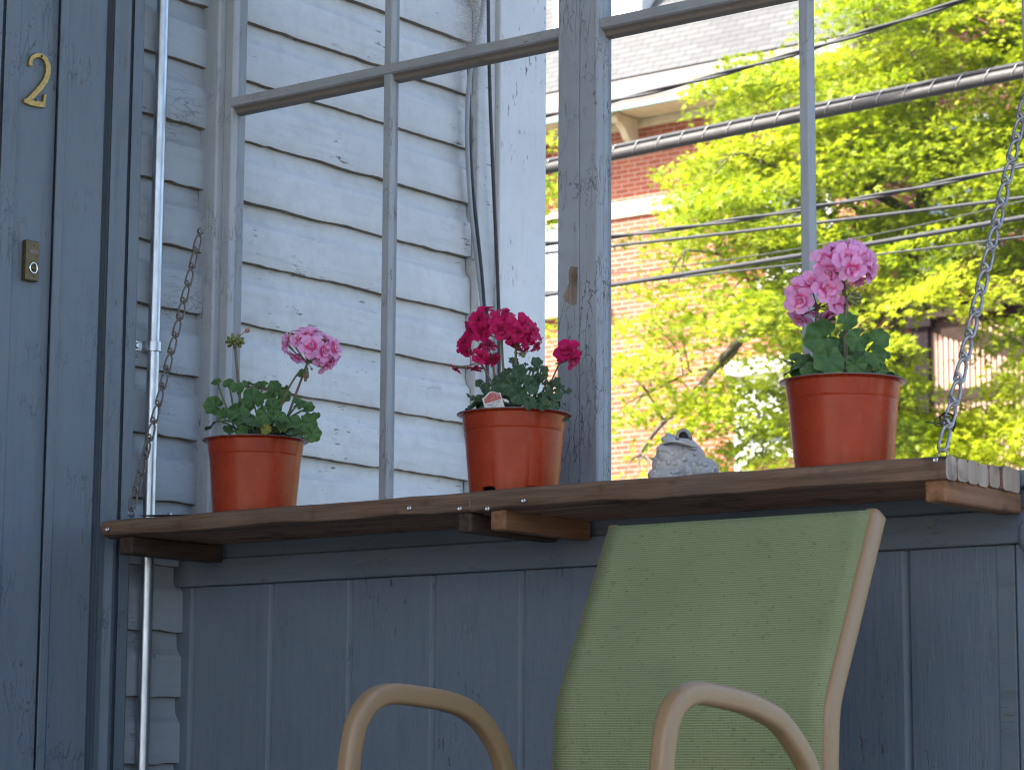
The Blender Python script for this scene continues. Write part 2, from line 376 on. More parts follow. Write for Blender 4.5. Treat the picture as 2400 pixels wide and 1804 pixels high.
def brick(name, c1, c2, mort, axis='xz', sc=1.0):
    m, n, b, out = mat(name); g = N(n)
    tc = g.new('ShaderNodeTexCoord'); sp = g.new('ShaderNodeSeparateXYZ'); g.link(tc.outputs['Object'], sp.inputs[0])
    cb = g.new('ShaderNodeCombineXYZ'); g.link(sp.outputs[0 if axis == 'xz' else 1], cb.inputs[0]); g.link(sp.outputs[2], cb.inputs[1])
    bt = g.new('ShaderNodeTexBrick'); g.link(cb.outputs[0], bt.inputs['Vector'])
    bt.inputs['Scale'].default_value = 1; bt.inputs['Brick Width'].default_value = .215 * sc; bt.inputs['Row Height'].default_value = .0677 * sc
    bt.inputs['Mortar Size'].default_value = .0058 * sc; bt.inputs['Mortar Smooth'].default_value = .1; bt.inputs['Bias'].default_value = -.1
    bt.inputs['Color1'].default_value = (*c1, 1); bt.inputs['Color2'].default_value = (*c2, 1); bt.inputs['Mortar'].default_value = (*mort, 1)
    c = g.coord(); v = g.noise(c, 1.2, 5); v2 = g.noise(c, 14, 4)
    col = g.mix(g.math('MULTIPLY', g.ramp(v, [(.35, 0), (.7, 1)]), .35), bt.outputs[0], tuple(x * .6 for x in c1))
    col = g.mix(g.math('MULTIPLY', g.ramp(v2, [(.5, 0), (.8, 1)]), .25), col, tuple(min(1, x * 1.6) for x in c2))
    g.link(col, b.inputs['Base Color']); b.inputs['Roughness'].default_value = .9; b.inputs['Specular IOR Level'].default_value = .2
    g.link(g.bump(bt.outputs[1], -.5, .01), b.inputs['Normal']); return m
M['brick'] = brick('red_brick', (.37, .115, .068), (.26, .065, .04), (.46, .37, .30))
M['brick2'] = brick('brown_red_brick', (.26, .07, .05), (.19, .05, .035), (.40, .33, .28))
def slate():
    m, n, b, out = mat('grey_slate_roof'); g = N(n)
    tc = g.new('ShaderNodeTexCoord'); sp = g.new('ShaderNodeSeparateXYZ'); g.link(tc.outputs['Object'], sp.inputs[0])
    cb = g.new('ShaderNodeCombineXYZ'); g.link(sp.outputs[0], cb.inputs[0]); g.link(sp.outputs[2], cb.inputs[1])
    bt = g.new('ShaderNodeTexBrick'); g.link(cb.outputs[0], bt.inputs['Vector']); bt.inputs['Scale'].default_value = 1
    bt.inputs['Brick Width'].default_value = .30; bt.inputs['Row Height'].default_value = .095; bt.inputs['Mortar Size'].default_value = .006
    bt.inputs['Color1'].default_value = (.090, .090, .090, 1); bt.inputs['Color2'].default_value = (.066, .066, .067, 1); bt.inputs['Mortar'].default_value = (.010, .010, .012, 1)
    g.link(bt.outputs[0], b.inputs['Base Color']); b.inputs['Roughness'].default_value = .7
    g.link(g.bump(bt.outputs[1], -.5, .01), b.inputs['Normal']); return m
M['slate'] = slate()
M['white'] = simple('white_trim_paint', (.78, .77, .74), .6, 0, .06, 8)
M['stone'] = simple('pale_limestone', (.62, .55, .45), .85, 0, .1, 6, .003)
M['cornice'] = simple('cornice_paint', (.46, .40, .38), .6, 0, .1, 5)
M['pinksill'] = simple('pink_sill_paint', (.55, .34, .30), .6, 0, .1, 6)
M['soffit'] = simple('cream_soffit', (.52, .45, .32), .7, 0, .1, 5)
M['teal'] = simple('teal_moulding', (.22, .34, .33), .6, 0, .1, 5)
M['reddoor'] = simple('red_door_paint', (.36, .07, .055), .5, 0, .1, 6)
M['winglass'] = simple('dark_window_glass', (.10, .12, .14), .12, 0, .2, 1.5, spec=.6)
M['bluepane'] = simple('bluish_window_blind', (.42, .55, .64), .4, 0, .1, 3)
M['darkpost'] = simple('dark_stained_timber', (.016, .011, .013), .9, 0, .25, 12, spec=.15)
M['brownbeam'] = simple('brown_stained_beam', (.035, .022, .016), .9, 0, .25, 12, spec=.2)
M['slat'] = simple('pale_pink_baluster', (.46, .28, .21), .7, 0, .12, 8)
M['wire'] = simple('weathered_cable', (.042, .042, .046), .7, 0, .15, 20)
M['wire_big'] = simple('telephone_cable_sheath', (.06, .057, .056), .62, 0, .15, 12)
M['wrap'] = simple('lashing_wire', (.45, .45, .44), .4, .6, .1, 30)
def barkmat():
    m, n, b, out = mat('maple_bark'); g = N(n); c = g.coord((1, 1, .25)); a = g.noise(c, 18, 6, .65); l = g.noise(g.coord(), 5, 4)
    col = g.mix(g.ramp(a, [(.35, 0), (.65, 1)]), (.055, .042, .032), (.16, .13, .10))
    col = g.mix(g.math('MULTIPLY', g.ramp(l, [(.5, 0), (.65, 1)]), .5), col, (.30, .28, .23))
    g.link(col, b.inputs['Base Color']); b.inputs['Roughness'].default_value = .9
    g.link(g.bump(a, .6, .01), b.inputs['Normal']); return m
M['bark'] = barkmat()
def mapleleaf():
    m, n, b, out = mat('spring_maple_leaf'); g = N(n); t = g.attr()
    col = g.mix(t, (.15, .22, .008), (.42, .47, .022))
    g.link(col, b.inputs['Base Color']); b.inputs['Roughness'].default_value = .5; b.inputs['Specular IOR Level'].default_value = .35
    c2 = g.mix(t, (.27, .37, .010), (.56, .61, .028))
    translucent(m, n, b, out, c2, .5); return m
M['maple'] = mapleleaf()

# ================================================================== SETTING: ground
b = MB(); b.box(-120, 120, -80, 140, -1.4, -1.004); tag(b.build('ground', M['concrete']), kind='structure')
b = MB(); b.box(-120, 120, 2.6, 11.2, -1.0, -.95); tag(b.build('street', M['asphalt']), kind='structure')
b = MB(); b.box(6.5, 14, -80, 2.4, -1.0, -.95); tag(b.build('side_street', M['asphalt']), kind='structure')
b = MB(); b.box(-120, 120, 11.3, 17.5, -1.0, -.82); tag(b.build('sidewalk', M['concrete'], bevel=.02), kind='structure')
b = MB(); b.prism([(17.6, -1.0), (19.2, 1.5), (21.5, 2.5), (60, 2.6), (60, -1.0)], 'x', -60, 40); tag(b.build('hill', simple('grassy_bank', (.085, .11, .035), .95, var=.4, nscale=6, bumpd=.02)), kind='structure')

# ================================================================== HOUSE
house = empty('house', (0, -1, -.9), 'weathered blue-grey clapboard house with fluted door casing and tall corner board', 'house')
# siding: cove-and-flat boards, edges slightly wavy and chipped
def siding(y0, y1, z_first, ncourse, name, m, step=.02):
    mb = MB(); H = .1265
    prof = [(.0, .0034), (.0135, .0034), (.0170, .0046), (.0184, .008), (.0182, .03), (.0178, .06), (.0174, .080), (.0160, .085), (.0118, .0895), (.0070, .096), (.0042, .104), (.0030, .115), (.0028, .1315)]
    ny = int((y1 - y0) / step) + 1; ys = np.linspace(y0, y1, ny)
    for k in range(ncourse):
        zb = z_first + k * H; r = np.random.default_rng(100 + k)
        wav = np.interp(ys, np.linspace(y0, y1, 9), r.normal(0, .0011, 9)); lip = r.normal(0, .0004, ny) + np.interp(ys, np.linspace(y0, y1, 30), r.normal(0, .0004, 30))
        dx = np.interp(ys, np.linspace(y0, y1, 7), r.normal(0, .0012, 7))
        for _ in range(5):
            c = r.uniform(y0, y1); lip += np.exp(-((ys - c) / .02) ** 2) * r.uniform(0, .0018)
        V = []
        for j, y in enumerate(ys):
            for i, (px, pz) in enumerate(prof):
                f = 1 if i < 4 else 0
                V.append((px + dx[j] * (1 if i > 0 else 0), y, zb + pz + wav[j] * (1 if i < 7 else .3) + lip[j] * f))
        m_ = len(prof)
        mb.add(V, [(j * m_ + i, (j + 1) * m_ + i, (j + 1) * m_ + i + 1, j * m_ + i + 1) for j in range(ny - 1) for i in range(2, m_ - 1)])
        mb.add(V, [(j * m_ + i, (j + 1) * m_ + i, (j + 1) * m_ + i + 1, j * m_ + i + 1) for j in range(ny - 1) for i in range(2)], None, 1)
    return mb.build(name, [m, M['raw_edge']], house, smooth='auto', angle=28)
Z0 = 1.222 - .1265 * 17
siding(-.16, .040, Z0, 33, 'porch_clapboard', M['siding_in']); siding(.0405, .886, Z0, 43, 'clapboard_wall', M['siding']); siding(-5.0, -1.66, Z0, 33, 'porch_clapboard', M['siding_in'], .1)
b = MB(); b.box(-5, -.001, -9, 1.10, -1.0, 4.5); b.build('wall_core', M['casing'], house)
b = MB(); b.prism([(-5.2, 4.5), (.35, 4.5), (.35, 4.62), (-2.4, 6.2), (-5.2, 4.62)], 'y', -9.3, 1.5); b.build('roof', M['shingle_top'], house)
# corner board assembly at the far end of the wall
b = MB(); b.prism([(0, .889), (.033, .889), (.035, .893), (.035, .952), (0, .952)], 'z', -1, 4.49)
b.build('corner_strip', M['siding'], house, bevel=.002)
cbe = onx(1180, 500, .048).y; print('corner board end', cbe)
b = MB(); b.prism([(-.05, .9525), (.046, .9525), (.048, .956), (.048, cbe - .004), (.046, cbe), (-.05, cbe)], 'z', -1, 4.49)
b.build('corner_board', M['cornerboard'], house, bevel=.0015)
# door casing: flat boards, beads and coves
cas = [(338, .040), (336, .045), (314, .0455), (312, .034), (308, .034), (306, .048), (300, .052), (290, .049), (280, .046), (272, .049), (268, .052), (266, .034), (262, .031), (254, .031), (251, .036), (249, .044),
       (205, .0435), (161, .044), (159.5, .049), (142, .0495), (140, .047), (138.5, .030), (136.5, .030), (135, .039), (90, .0385), (48, .039), (46, .043), (12, .0435), (10, .032), (6, .032), (4, .045), (-60, .045), (-62, 0)]
prof = [(0.0, onx(338, 110, .040, 1).y)] + [(d, onx(u, 110, d, 1).y) for u, d in cas]
b = MB(); b.prism(prof, 'z', -.9, 3.29); b.build('door_casing', M['casing'], house, bevel=.0012)
b = MB(); b.box(0.0, .012, -1.50, -.50, -.0, 2.05)
for (a, c, e, f_) in ((-1.40, -1.04, .2, .85), (-.96, -.60, .2, .85), (-1.40, -1.04, 1.0, 1.9), (-.96, -.60, 1.0, 1.9)): b.box(.0125, .022, a, c, e, f_)
b.build('front_door', M['casing'], house, bevel=.006)
b = MB(); b.box(0, .045, -1.65, -1.505, -.9, 3.29); b.box(0, .045, -1.50, -.50, 2.06, 2.22); b.build('door_casing', M['casing'], house, bevel=.004)
# porch floor and porch roof
b = MB(); b.box(.02, 2.15, -5.2, .06, -.05, 0.0); b.build('porch_floor', M['deck'], house)
b = MB(); b.box(.02, 2.75, -5.2, .10, 3.30, 3.45); b.build('porch_ceiling', M['ceiling'], house)
b = MB(); b.prism([(.02, 3.451), (2.9, 3.451), (2.9, 3.51), (.02, 4.1)], 'y', -5.4, .2); b.build('porch_roof', M['shingle_top'], house)

# house number, doorbell
def ribbon(mb, pts, wid, x0, x1):
    n = len(pts); L = []; Rr = []
    for i in range(n):
        a = Vector(pts[max(0, i - 1)]); c = Vector(pts[min(n - 1, i + 1)]); t = (c - a).normalized(); nn = Vector((-t.y, t.x)); p = Vector(pts[i])
        L.append(p + nn * wid[i] / 2); Rr.append(p - nn * wid[i] / 2)
    V = [(x0, q.x, q.y) for q in L] + [(x0, q.x, q.y) for q in Rr] + [(x1, q.x, q.y) for q in L] + [(x1, q.x, q.y) for q in Rr]
    F = []
    for i in range(n - 1):
        F += [(2 * n + i, 2 * n + i + 1, 3 * n + i + 1, 3 * n + i), (i, n + i, n + i + 1, i + 1), (i, i + 1, 2 * n + i + 1, 2 * n + i), (n + i, 3 * n + i, 3 * n + i + 1, n + i + 1)]
    F += [(0, 2 * n, 3 * n, n), (n - 1, 2 * n - 1, 4 * n - 1, 3 * n - 1)]
    mb.add(V, F)
cq = 800 / 2212
def npt(x, y): p = onx(x * cq, y * cq, .046, 1); return (p.y, p.z)
pxm = .00086 * cq
num = MB()
st = [(204, 428), (200, 402), (210, 376), (238, 358), (272, 360), (298, 382), (316, 425), (317, 470), (300, 520), (266, 568), (226, 612), (188, 646), (170, 658)]
wd = [23, 22, 23, 24, 27, 30, 33, 34, 34, 33, 31, 27, 24]
ribbon(num, [npt(*p) for p in st], [q * pxm * 1.12 for q in wd], .0395, .0455)
ribbon(num, [npt(*p) for p in [(160, 652), (200, 664), (250, 674), (293, 680)]], [q * pxm * 1.25 for q in (20, 29, 30, 25)], .0395, .0458)
ribbon(num, [npt(*p) for p in [(287, 688), (290, 655), (296, 612)]], [q * pxm * 1.1 for q in (20, 18, 16)], .0395, .0461)
hn = num.build('house_number', M['brass'], bevel=.0008); tag(hn, 'brass house number 2 screwed to the blue door casing', 'house number')
for p in ((272, 366), (232, 650)):
    sc = MB(); q = npt(*p); sc.ball((.0462, q[0], q[1]), (.0012, .0024, .0024), 8, 6); sc.build('screw', M['dark'], hn, smooth=True)
bell = empty('doorbell', onx(65, 565, .04), 'bronze doorbell plate with chrome ringed button on the door casing', 'doorbell')
by0, by1 = onx(240 * .2532, 480 + 540 * .2532, .0515, 1).y, onx(365 * .2532, 480 + 540 * .2532, .0515, 1).y
bz1, bz0 = onx(75, 521, .05).z, onx(70, 607, .05).z
b = MB(); b.box(.0392, .0515, by0, by1, bz0, bz1); b.build('plate', M['bronze'], bell, bevel=.002, seg=3)
bc = onx(308 * .2532, 480 + 585 * .2532, .052, 1)
b = MB(); b.tube([Vector((.0525, bc.y + .0085 * math.cos(a), bc.z + .0095 * math.sin(a))) for a in np.linspace(0, 2 * math.pi, 28, endpoint=False)], .0016, 8, closed=True)
b.build('ring', M['chrome'], bell, smooth=True)
b = MB(); b.ball((.0514, bc.y, bc.z), (.0042, .0052, .0055), 16, 10); b.build('button', M['bronze'], bell, smooth=True)
b = MB(); b.box(.0512, .0519, by0 + .007, by1 - .004, bz1 - .024, bz1 - .017); b.build('name_slot', simple('faded_name_card', (.16, .11, .10), .5), bell)
for zz_ in (bz1 - .009, bz0 + .009): b = MB(); b.ball((.0516, (by0 + by1) / 2 + .003, zz_), (.001, .0017, .0017), 8, 6); b.build('screw', M['dark'], bell)

# conduit
pc = onx(337 * 1.0, 553, .036)
cond = empty('conduit', (pc.x, pc.y, -.3), 'galvanised steel conduit running up the narrow strip of clapboard', 'pipe')
b = MB(); b.tube([(.036, pc.y, z) for z in np.linspace(-.9, 3.29, 40)], .0122, 20); b.build('pipe', M['galv'], cond, smooth='auto')
zs = onx(325, 748, .036).z
b = MB(); Pp = []
for a in np.linspace(R_(-95), R_(95), 20): Pp.append((.036 + .0148 * math.cos(a), pc.y + .0148 * math.sin(a), zs))
Pp = [(.0205, pc.y - .042, zs), (.0207, pc.y - .018, zs), (.026, pc.y - .0150, zs)] + Pp + [(.019, pc.y + .0140, zs)]
b.tube(Pp, 1, prof=[(-.0008, -.0095), (.0008, -.0095), (.0008, .0095), (-.0008, .0095)], up=(0, 0, 1)); st_ = b.build('strap', M['galv'], cond, smooth='auto', bevel=.0004)
b = MB(); b.lathe([(0, .003), (.004, .003), (.0055, .0015), (.006, 0)], (0, 0, 0), 12); b.v = [(.0222 + z, pc.y - .031 + x, zs + y) for x, y, z in b.v]
b.build('screw', M['zinc'], st_, smooth='auto')

# loose wires in the inner corner of the siding
def wire(name, pts, r, m, label, cat='cable', x=.05):
    P = [onx(u, v, xx) for u, v, xx in pts]
    Q = []
    for i in range(len(P) - 1):
        a, c = P[max(0, i - 1)], P[min(len(P) - 1, i + 2)]
        for t in np.linspace(0, 1, 8, endpoint=False):
            p0, p1, p2, p3 = a, P[i], P[i + 1], c
            Q.append(.5 * ((2 * p1) + (p2 - p0) * t + (2 * p0 - 5 * p1 + 4 * p2 - p3) * t * t + (3 * p1 - p0 - 3 * p2 + p3) * t ** 3))
    Q.append(P[-1]); b = MB(); b.tube(Q, r, 8); return tag(b.build(name, m, smooth=True), label, cat)
wire('wire', [(1054, -60, .058), (1056, 100, .058), (1060, 250, .058), (1067, 420, .058), (1075, 600, .056), (1078, 720, .056), (1078, 900, .056), (1079, 1200, .056)], .0042, M['black_plastic'], 'black cable hanging straight down the pale corner board')
wire('wire', [(1052, -60, .062), (1040, 40, .06), (1026, 100, .056), (1013, 180, .047), (1009, 300, .044), (1017, 450, .044), (1030, 560, .046), (1044, 680, .048), (1052, 800, .05), (1056, 1200, .05)], .0052, M['cable_grey'], 'pale grey cable bowing in the dark corner beside the siding')
wire('wire', [(1013, 120, .04), (1014, 260, .042), (1019, 380, .044), (1031, 500, .05), (1041, 600, .052), (1048, 700, .052), (1054, 850, .052), (1056, 1200, .052)], .0045, M['black_plastic'], 'black cable bowing in the dark corner next to the pale grey one')

# ================================================================== WINDOW PARTITION (plane y = 0)
part = empty('porch_partition', (.9, 0, 0), 'peeling grey-blue window partition closing the end of the porch above a panelled half wall', 'window wall')
ZT = 3.0; ZS = 1.045
def member(name, prof, z0, z1, m, bev=.0016, axis='z'):
    b = MB(); b.prism(prof, axis, z0, z1); return b.build(name, m, part, bevel=bev)
y1 = onx(468, 868, .018, 1).y; xa = ony(495, 868, y1, 1).x; y2 = onx(511, 868, xa, 1).y; xb = ony(530, 868, y2, 1).x; y3 = onx(557, 868, xb, 1).y
print('jamb', y1, xa, y2, xb, y3)
YS = y2                                                   # plane of the sash fronts
member('jamb', [(.002, y1), (xa - .003, y1), (xa, y1 + .003), (xa, y3 + .01), (.002, y3 + .01)], -.0, ZT, M['frame'], .0016)
member('sash_stile', [(xa + .0003, y2), (xb - .002, y2), (xb, y2 + .003), (xb, y2 + .014), (xb - .002, y2 + .016), (xb - .001, y3), (xb - .001, y3 + .008), (xa + .0003, y3 + .008)], ZS, ZT, M['frame'], .0012)
s1 = xb
def muntin(u0, u1, v, name='muntin', d=.026):
    a, c = ony(u0, v, YS).x, ony(u1, v, YS).x
    return member(name, [(a, YS), (c - .002, YS), (c, YS + .003), (c, YS + .010), (c - .003, YS + .012), (c - .003, YS + d), (a + .002, YS + d), (a, YS + .008)], ZS, ZT, M['frame'], .0009)
muntin(821, 837, 800); muntin(1728, 1748, 300)
YM = YS - .012
pl, pe = ony(1205, 500, YM).x, ony(1291, 500, YM).x
member('mullion', [(pl, YM), (pl + .046, YM), (pl + .0468, YM + .003), (pl + .048, YM + .003), (pl + .0488, YM), (pe - .003, YM), (pe, YM + .003), (pe, YM + .016), (pe - .0015, YM + .018), (pe, YM + .020), (pe, YM + .042), (pl, YM + .042)], .98, ZT, M['mullion'], .0012)
# bare patch on the mullion where the paint has come away
b = MB(); r = np.random.default_rng(5)
pp = [(1232, 575), (1248, 577), (1247, 612), (1245, 657), (1236, 660), (1228, 655), (1219, 650), (1216, 640), (1224, 622), (1229, 612), (1228, 590)]
q = [ony(u, v, YM - .0004) for u, v in pp]; n_ = len(q)
b.add([(p.x, YM - .0004, p.z) for p in q] + [(p.x, YM + .0005, p.z) for p in q], [tuple(range(n_))] + [(i, (i + 1) % n_, n_ + (i + 1) % n_, n_ + i) for i in range(n_)])
b.build('bare_wood_patch', M['bare'], part)
rp = ony(2206, 60, -.02).x
member('end_post', [(rp, -.02), (rp + .1, -.02), (rp + .1, .09), (rp, .09)], -.0, ZT, M['frame'], .004)
# glazing bars, split between the uprights
zB = ony(1200, 62, YS).z - .032
def bar(x0, x1):
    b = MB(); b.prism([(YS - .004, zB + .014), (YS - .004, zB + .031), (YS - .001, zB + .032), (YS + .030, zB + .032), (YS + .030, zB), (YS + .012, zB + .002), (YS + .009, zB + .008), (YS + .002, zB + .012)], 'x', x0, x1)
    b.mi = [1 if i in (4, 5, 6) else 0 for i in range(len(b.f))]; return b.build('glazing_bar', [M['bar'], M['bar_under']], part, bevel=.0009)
mL = ony(821, 300, YS).x; mR = ony(1728, 60, YS).x
bar(s1 - .002, pl - .0005); bar(pe - .001, rp - .0005)
# panes
def pane(x0, x1, z0, z1, dirt=None):
    nx, nz = 14, 14; b = MB(); V = []; A = []
    for j in range(nz + 1):
        for i in range(nx + 1):
            x, z = x0 + (x1 - x0) * i / nx, z0 + (z1 - z0) * j / nz
            V.append((x, YS + .017, z)); A.append(0.0 if dirt is None else dirt(x, z))
    b.add(V, [(j * (nx + 1) + i, j * (nx + 1) + i + 1, (j + 1) * (nx + 1) + i + 1, (j + 1) * (nx + 1) + i) for j in range(nz) for i in range(nx)], A)
    return b.build('pane', M['glass'], part)
dc = ony(1018, 20, YS + .017)
def spray(x, z): return .75 * math.exp(-((x - dc.x) / .03) ** 2) * min(1, max(0, (z - zB) / .02)) + .04
e_ = .0005
pane(s1 + e_, mL - e_, ZS, zB + .001); pane(s1 + e_, mL - e_, zB + .033, ZT); pane(mL + .018, pl - e_, ZS, zB + .001, lambda x, z: .02); pane(mL + .018, pl - e_, zB + .033, ZT, spray)
pane(pe + .002, mR - e_, ZS, zB + .001, lambda x, z: .015); pane(pe + .002, mR - e_, zB + .033, ZT, lambda x, z: .03)
pane(mR + .021, rp - e_, ZS, zB + .001, lambda x, z: .015); pane(mR + .021, rp - e_, zB + .033, ZT, lambda x, z: .015)
# sill, rails and grooved panel of the half wall
b = MB(); b.box(.003, rp - .001, -.024, .10, 1.018, 1.044); b.build('sill', M['rail'], part, bevel=.004)
b = MB(); b.box(.003, rp - .001, -.006, .055, .986, 1.0175); b.build('apron', M['rail'], part, bevel=.002)
b = MB(); b.box(.003, rp - .001, -.014, .055, .934, .9855); b.build('top_rail', M['rail'], part, bevel=.004, seg=3)
gx = [.046, .254, .453, .651, .853, 1.045, 1.236, 1.424, 1.611]
pr = [(.003, .012)]
pr += [(.003, 0)]
for x in gx: pr += [(x - .0065, 0), (x + .0035, .0095), (x + .0068, .010), (x + .0072, 0)]
pr += [(1.768, 0), (1.768, .012)]
b = MB(); b.prism(pr, 'z', .02, .9335); b.build('grooved_panel', M['panel'], part, bevel=.0012)
b = MB(); b.prism([(1.7685, -.003), (1.800, -.004), (1.803, .02), (1.7685, .02)], 'z', .02, .9335); b.build('stile', M['rail'], part, bevel=.002)
b = MB(); b.prism([(1.8035, -.008), (rp - .001, -.008), (rp - .001, .03), (1.8035, .03)], 'z', .02, .9335); b.build('stile', M['casing'], part, bevel=.003)
# rounded grey cap beside the post at the right edge
q = ony(2214, 1158, -.05); b = MB()
b.lathe([(.0, .026), (.010, .0255), (.018, .021), (.022, .012), (.023, 0), (.022, -.012), (.018, -.021), (.010, -.0255), (0, -.026)], (q.x + .013, -.048, q.z), 24)
b.build('round_cap', M['rail'], part, smooth=True)

# ================================================================== SHELF
SY0, SY1, STOP = -.272, -.030, 1.042
shelf = empty('hanging_shelf', (.95, -.15, STOP), 'long weathered redwood slat shelf hung on chains from the window partition', 'shelf')
xl, xm, xr = .072, .952, 1.829
pitch = (SY1 - SY0) / 7; r = np.random.default_rng(3)
def slat(x0, x1, k, m):
    y0 = SY0 + k * pitch + .0006; y1 = SY0 + (k + 1) * pitch - .0008; zt = STOP + (r.uniform(-.0045, .001) if k else 0); zb = STOP - .0315 + r.uniform(-.001, .001) - (.0035 if x0 > .5 else 0)
    dx0, dx1 = (r.uniform(-.004, .004) if k else 0), (r.uniform(-.004, .003) if k else 0)
    cr = .0075
    pf = [(y0 + cr, zb), (y1 - cr, zb), (y1 - cr * .3, zb + cr * .3), (y1, zb + cr), (y1, zt - cr), (y1 - cr * .3, zt - cr * .3), (y1 - cr, zt), (y0 + cr, zt), (y0 + cr * .3, zt - cr * .3), (y0, zt - cr), (y0, zb + cr), (y0 + cr * .3, zb + cr * .3)]
    nx = 60; V = []; xs = np.linspace(x0 + dx0, x1 + dx1, nx)
    wz = np.interp(xs, np.linspace(x0, x1, 8), r.normal(0, .0006, 8)); wy = np.interp(xs, np.linspace(x0, x1, 12), r.normal(0, .0004, 12))
    wb = np.interp(xs, np.linspace(x0, x1, 11), r.normal(.0008, .0022, 11)) + r.normal(0, .00025, nx); wt_ = np.interp(xs, np.linspace(x0, x1, 14), r.normal(-.0003, .0007, 14))   # worn arrises along the front board
    for j, x in enumerate(xs):
        for q_i, (y, z) in enumerate(pf):
            if k == 0 and q_i in (0, 10, 11): z += wb[j]; y += max(0, wb[j]) * .5
            if k == 0 and q_i in (7, 8, 9): z += wt_[j]
            V.append((x, y + wy[j], z + wz[j]))
    n2 = len(pf); F = [(j * n2 + i, j * n2 + (i + 1) % n2, (j + 1) * n2 + (i + 1) % n2, (j + 1) * n2 + i) for j in range(nx - 1) for i in range(n2)]
    b = MB(); b.add(V, F); b.add([V[i] for i in range(n2)], [tuple(range(n2))[::-1]], None, 1); b.add([V[(nx - 1) * n2 + i] for i in range(n2)], [tuple(range(n2))], None, 1)
    return b.build('slat', [m, M['endgrain']], shelf, smooth='auto')
slats = []
for k in range(7):
    slats.append(slat(xl, xm - .0012, k, M['shelf'] if k == 0 else M['shelf_dark'])); slats.append(slat(xm + .0012, xr, k, M['shelf'] if k == 0 else M['shelf_dark']))
def cleat(x0, x1, y0=-.262, y1=-.022, name='cleat', m=None):
    b = MB(); b.box(x0, x1, y0, y1, STOP - .066, STOP - .0325); return b.build(name, m or M['cleat'], shelf, bevel=.005, seg=3)
cleat(.112, .146, m=M['shelf_black']); cleat(.918, .947, m=M['shelf_black']); cleat(.987, 1.019); cleat(1.788, 1.824)
sc = MB()
def screw(u, v):
    p = ony(u, v, SY0 + .0002); b = MB(); b.lathe([(0, .0008), (.0012, .0004), (.0032, .0014), (.0042, .0008), (.0044, -.001)], (0, 0, 0), 14)
    b.v = [(p.x + x, p.y - z, p.z + y) for x, y, z in b.v]; b.build('screw', M['zinc'], slats[0] if p.x < xm else slats[1], smooth='auto')
for u, v in ((232, 1143), (884, 1097), (993, 1098), (1053, 1098), (1131, 1081), (2021, 993)): screw(u, v)

# ================================================================== CHAINS
def link_mesh(name, L, wd, r, m):
    b = MB(); P = []
    # long loop in the local x-z plane, hanging along -z, closed round end at the bottom
    h = wd / 2
    for a in np.linspace(math.pi, 2 * math.pi, 14): P.append((h * math.cos(a), 0, -L + h + h * math.sin(a)))
    P += [(h * .98, .0, -L * .5), (h * .8, .0006, -L * .25), (h * .3, r * 1.0, -L * .10), (-h * .35, r * 1.1, -.001), (-h * .9, .0, .0035), (-h * .75, -r * 1.7, .006), (0, -r * 2.0, .0035), (h * .55, -r * 1.4, -.002)]
    Q = [(-h * .98, 0, -L * .5), (-h * .8, -.0006, -L * .25), (-h * .3, -r * 1.0, -L * .10), (h * .35, -r * .6, -.001), (h * .9, .0006, .0035), (h * .75, r * 1.9, .007), (0, r * 2.2, .0045), (-h * .55, r * 1.5, -.001)]
    pts = [Vector(p) for p in Q[::-1]] + [Vector(p) for p in P]
    out = []
    for i in range(len(pts) - 1):
        p0, p1, p2, p3 = pts[max(0, i - 1)], pts[i], pts[i + 1], pts[min(len(pts) - 1, i + 2)]
        for t in (0, .34, .67): out.append(.5 * ((2 * p1) + (p2 - p0) * t + (2 * p0 - 5 * p1 + 4 * p2 - p3) * t * t + (3 * p1 - p0 - 3 * p2 + p3) * t ** 3))
    out.append(pts[-1]); b.tube(out, r, 8)
    return b.build(name, m, smooth=True)
def chain(name, A, B, pitch, m, label, wd, r, sag=0.0, twist=0):
    root = empty(name, B, label, 'chain', 'chains holding up the shelf'); A, B = Vector(A), Vector(B); Ltot = (A - B).length; n = max(2, int(round(Ltot / pitch))); pit = Ltot / n
    proto = link_mesh('link', pit + r * 1.6, wd, r, m); proto.parent = root
    # the wide side of a link is seen from the camera
    rr = np.random.default_rng(int(wd * 1e5))
    for i in range(n):
        t0, t1 = i / n, (i + 1) / n
        s0_, s1_ = sag * 4 * t0 * (1 - t0), sag * 4 * t1 * (1 - t1)
        p = A.lerp(B, t0) + Vector((0, 0, -s0_)); q = A.lerp(B, t1) + Vector((0, 0, -s1_))
        zc = (p - q).normalized(); view = (CAM - p).normalized()
        ang = twist + rr.uniform(-.5, .5)
        xc = (Quaternion(zc, ang) @ view.cross(zc)).normalized(); yc = zc.cross(xc)
        o = proto if i == 0 else proto.copy()
        if i: COL.objects.link(o); o.parent = root
        o.matrix_local = Matrix(((xc.x, yc.x, zc.x, p.x - B.x), (xc.y, yc.y, zc.y, p.y - B.y), (xc.z, yc.z, zc.z, p.z - B.z), (0, 0, 0, 1)))
    return root
def eye(root, p, m, rad=.007):
    b = MB(); p = Vector(p); b.tube([p + Vector((rad * math.cos(a), 0, rad * math.sin(a))) for a in np.linspace(0, 2 * math.pi, 18, endpoint=False)], .0017, 8, closed=True)
    b.tube([p + Vector((0, .0, -rad)), p + Vector((0, .004, -rad - .02))], .0018, 8); return b.build('screw_eye', m, root, smooth=True)
cl = chain('chain', ony(432, 505, -.036), ony(284, 1098, -.258), .0375, M['chain_rusty'], 'dull brown knotted chain from the jamb down to the shelf in front of the conduit', .0120, .0019, .006)
eye(cl, ony(284, 1106, -.258), M['steel'], .008); 
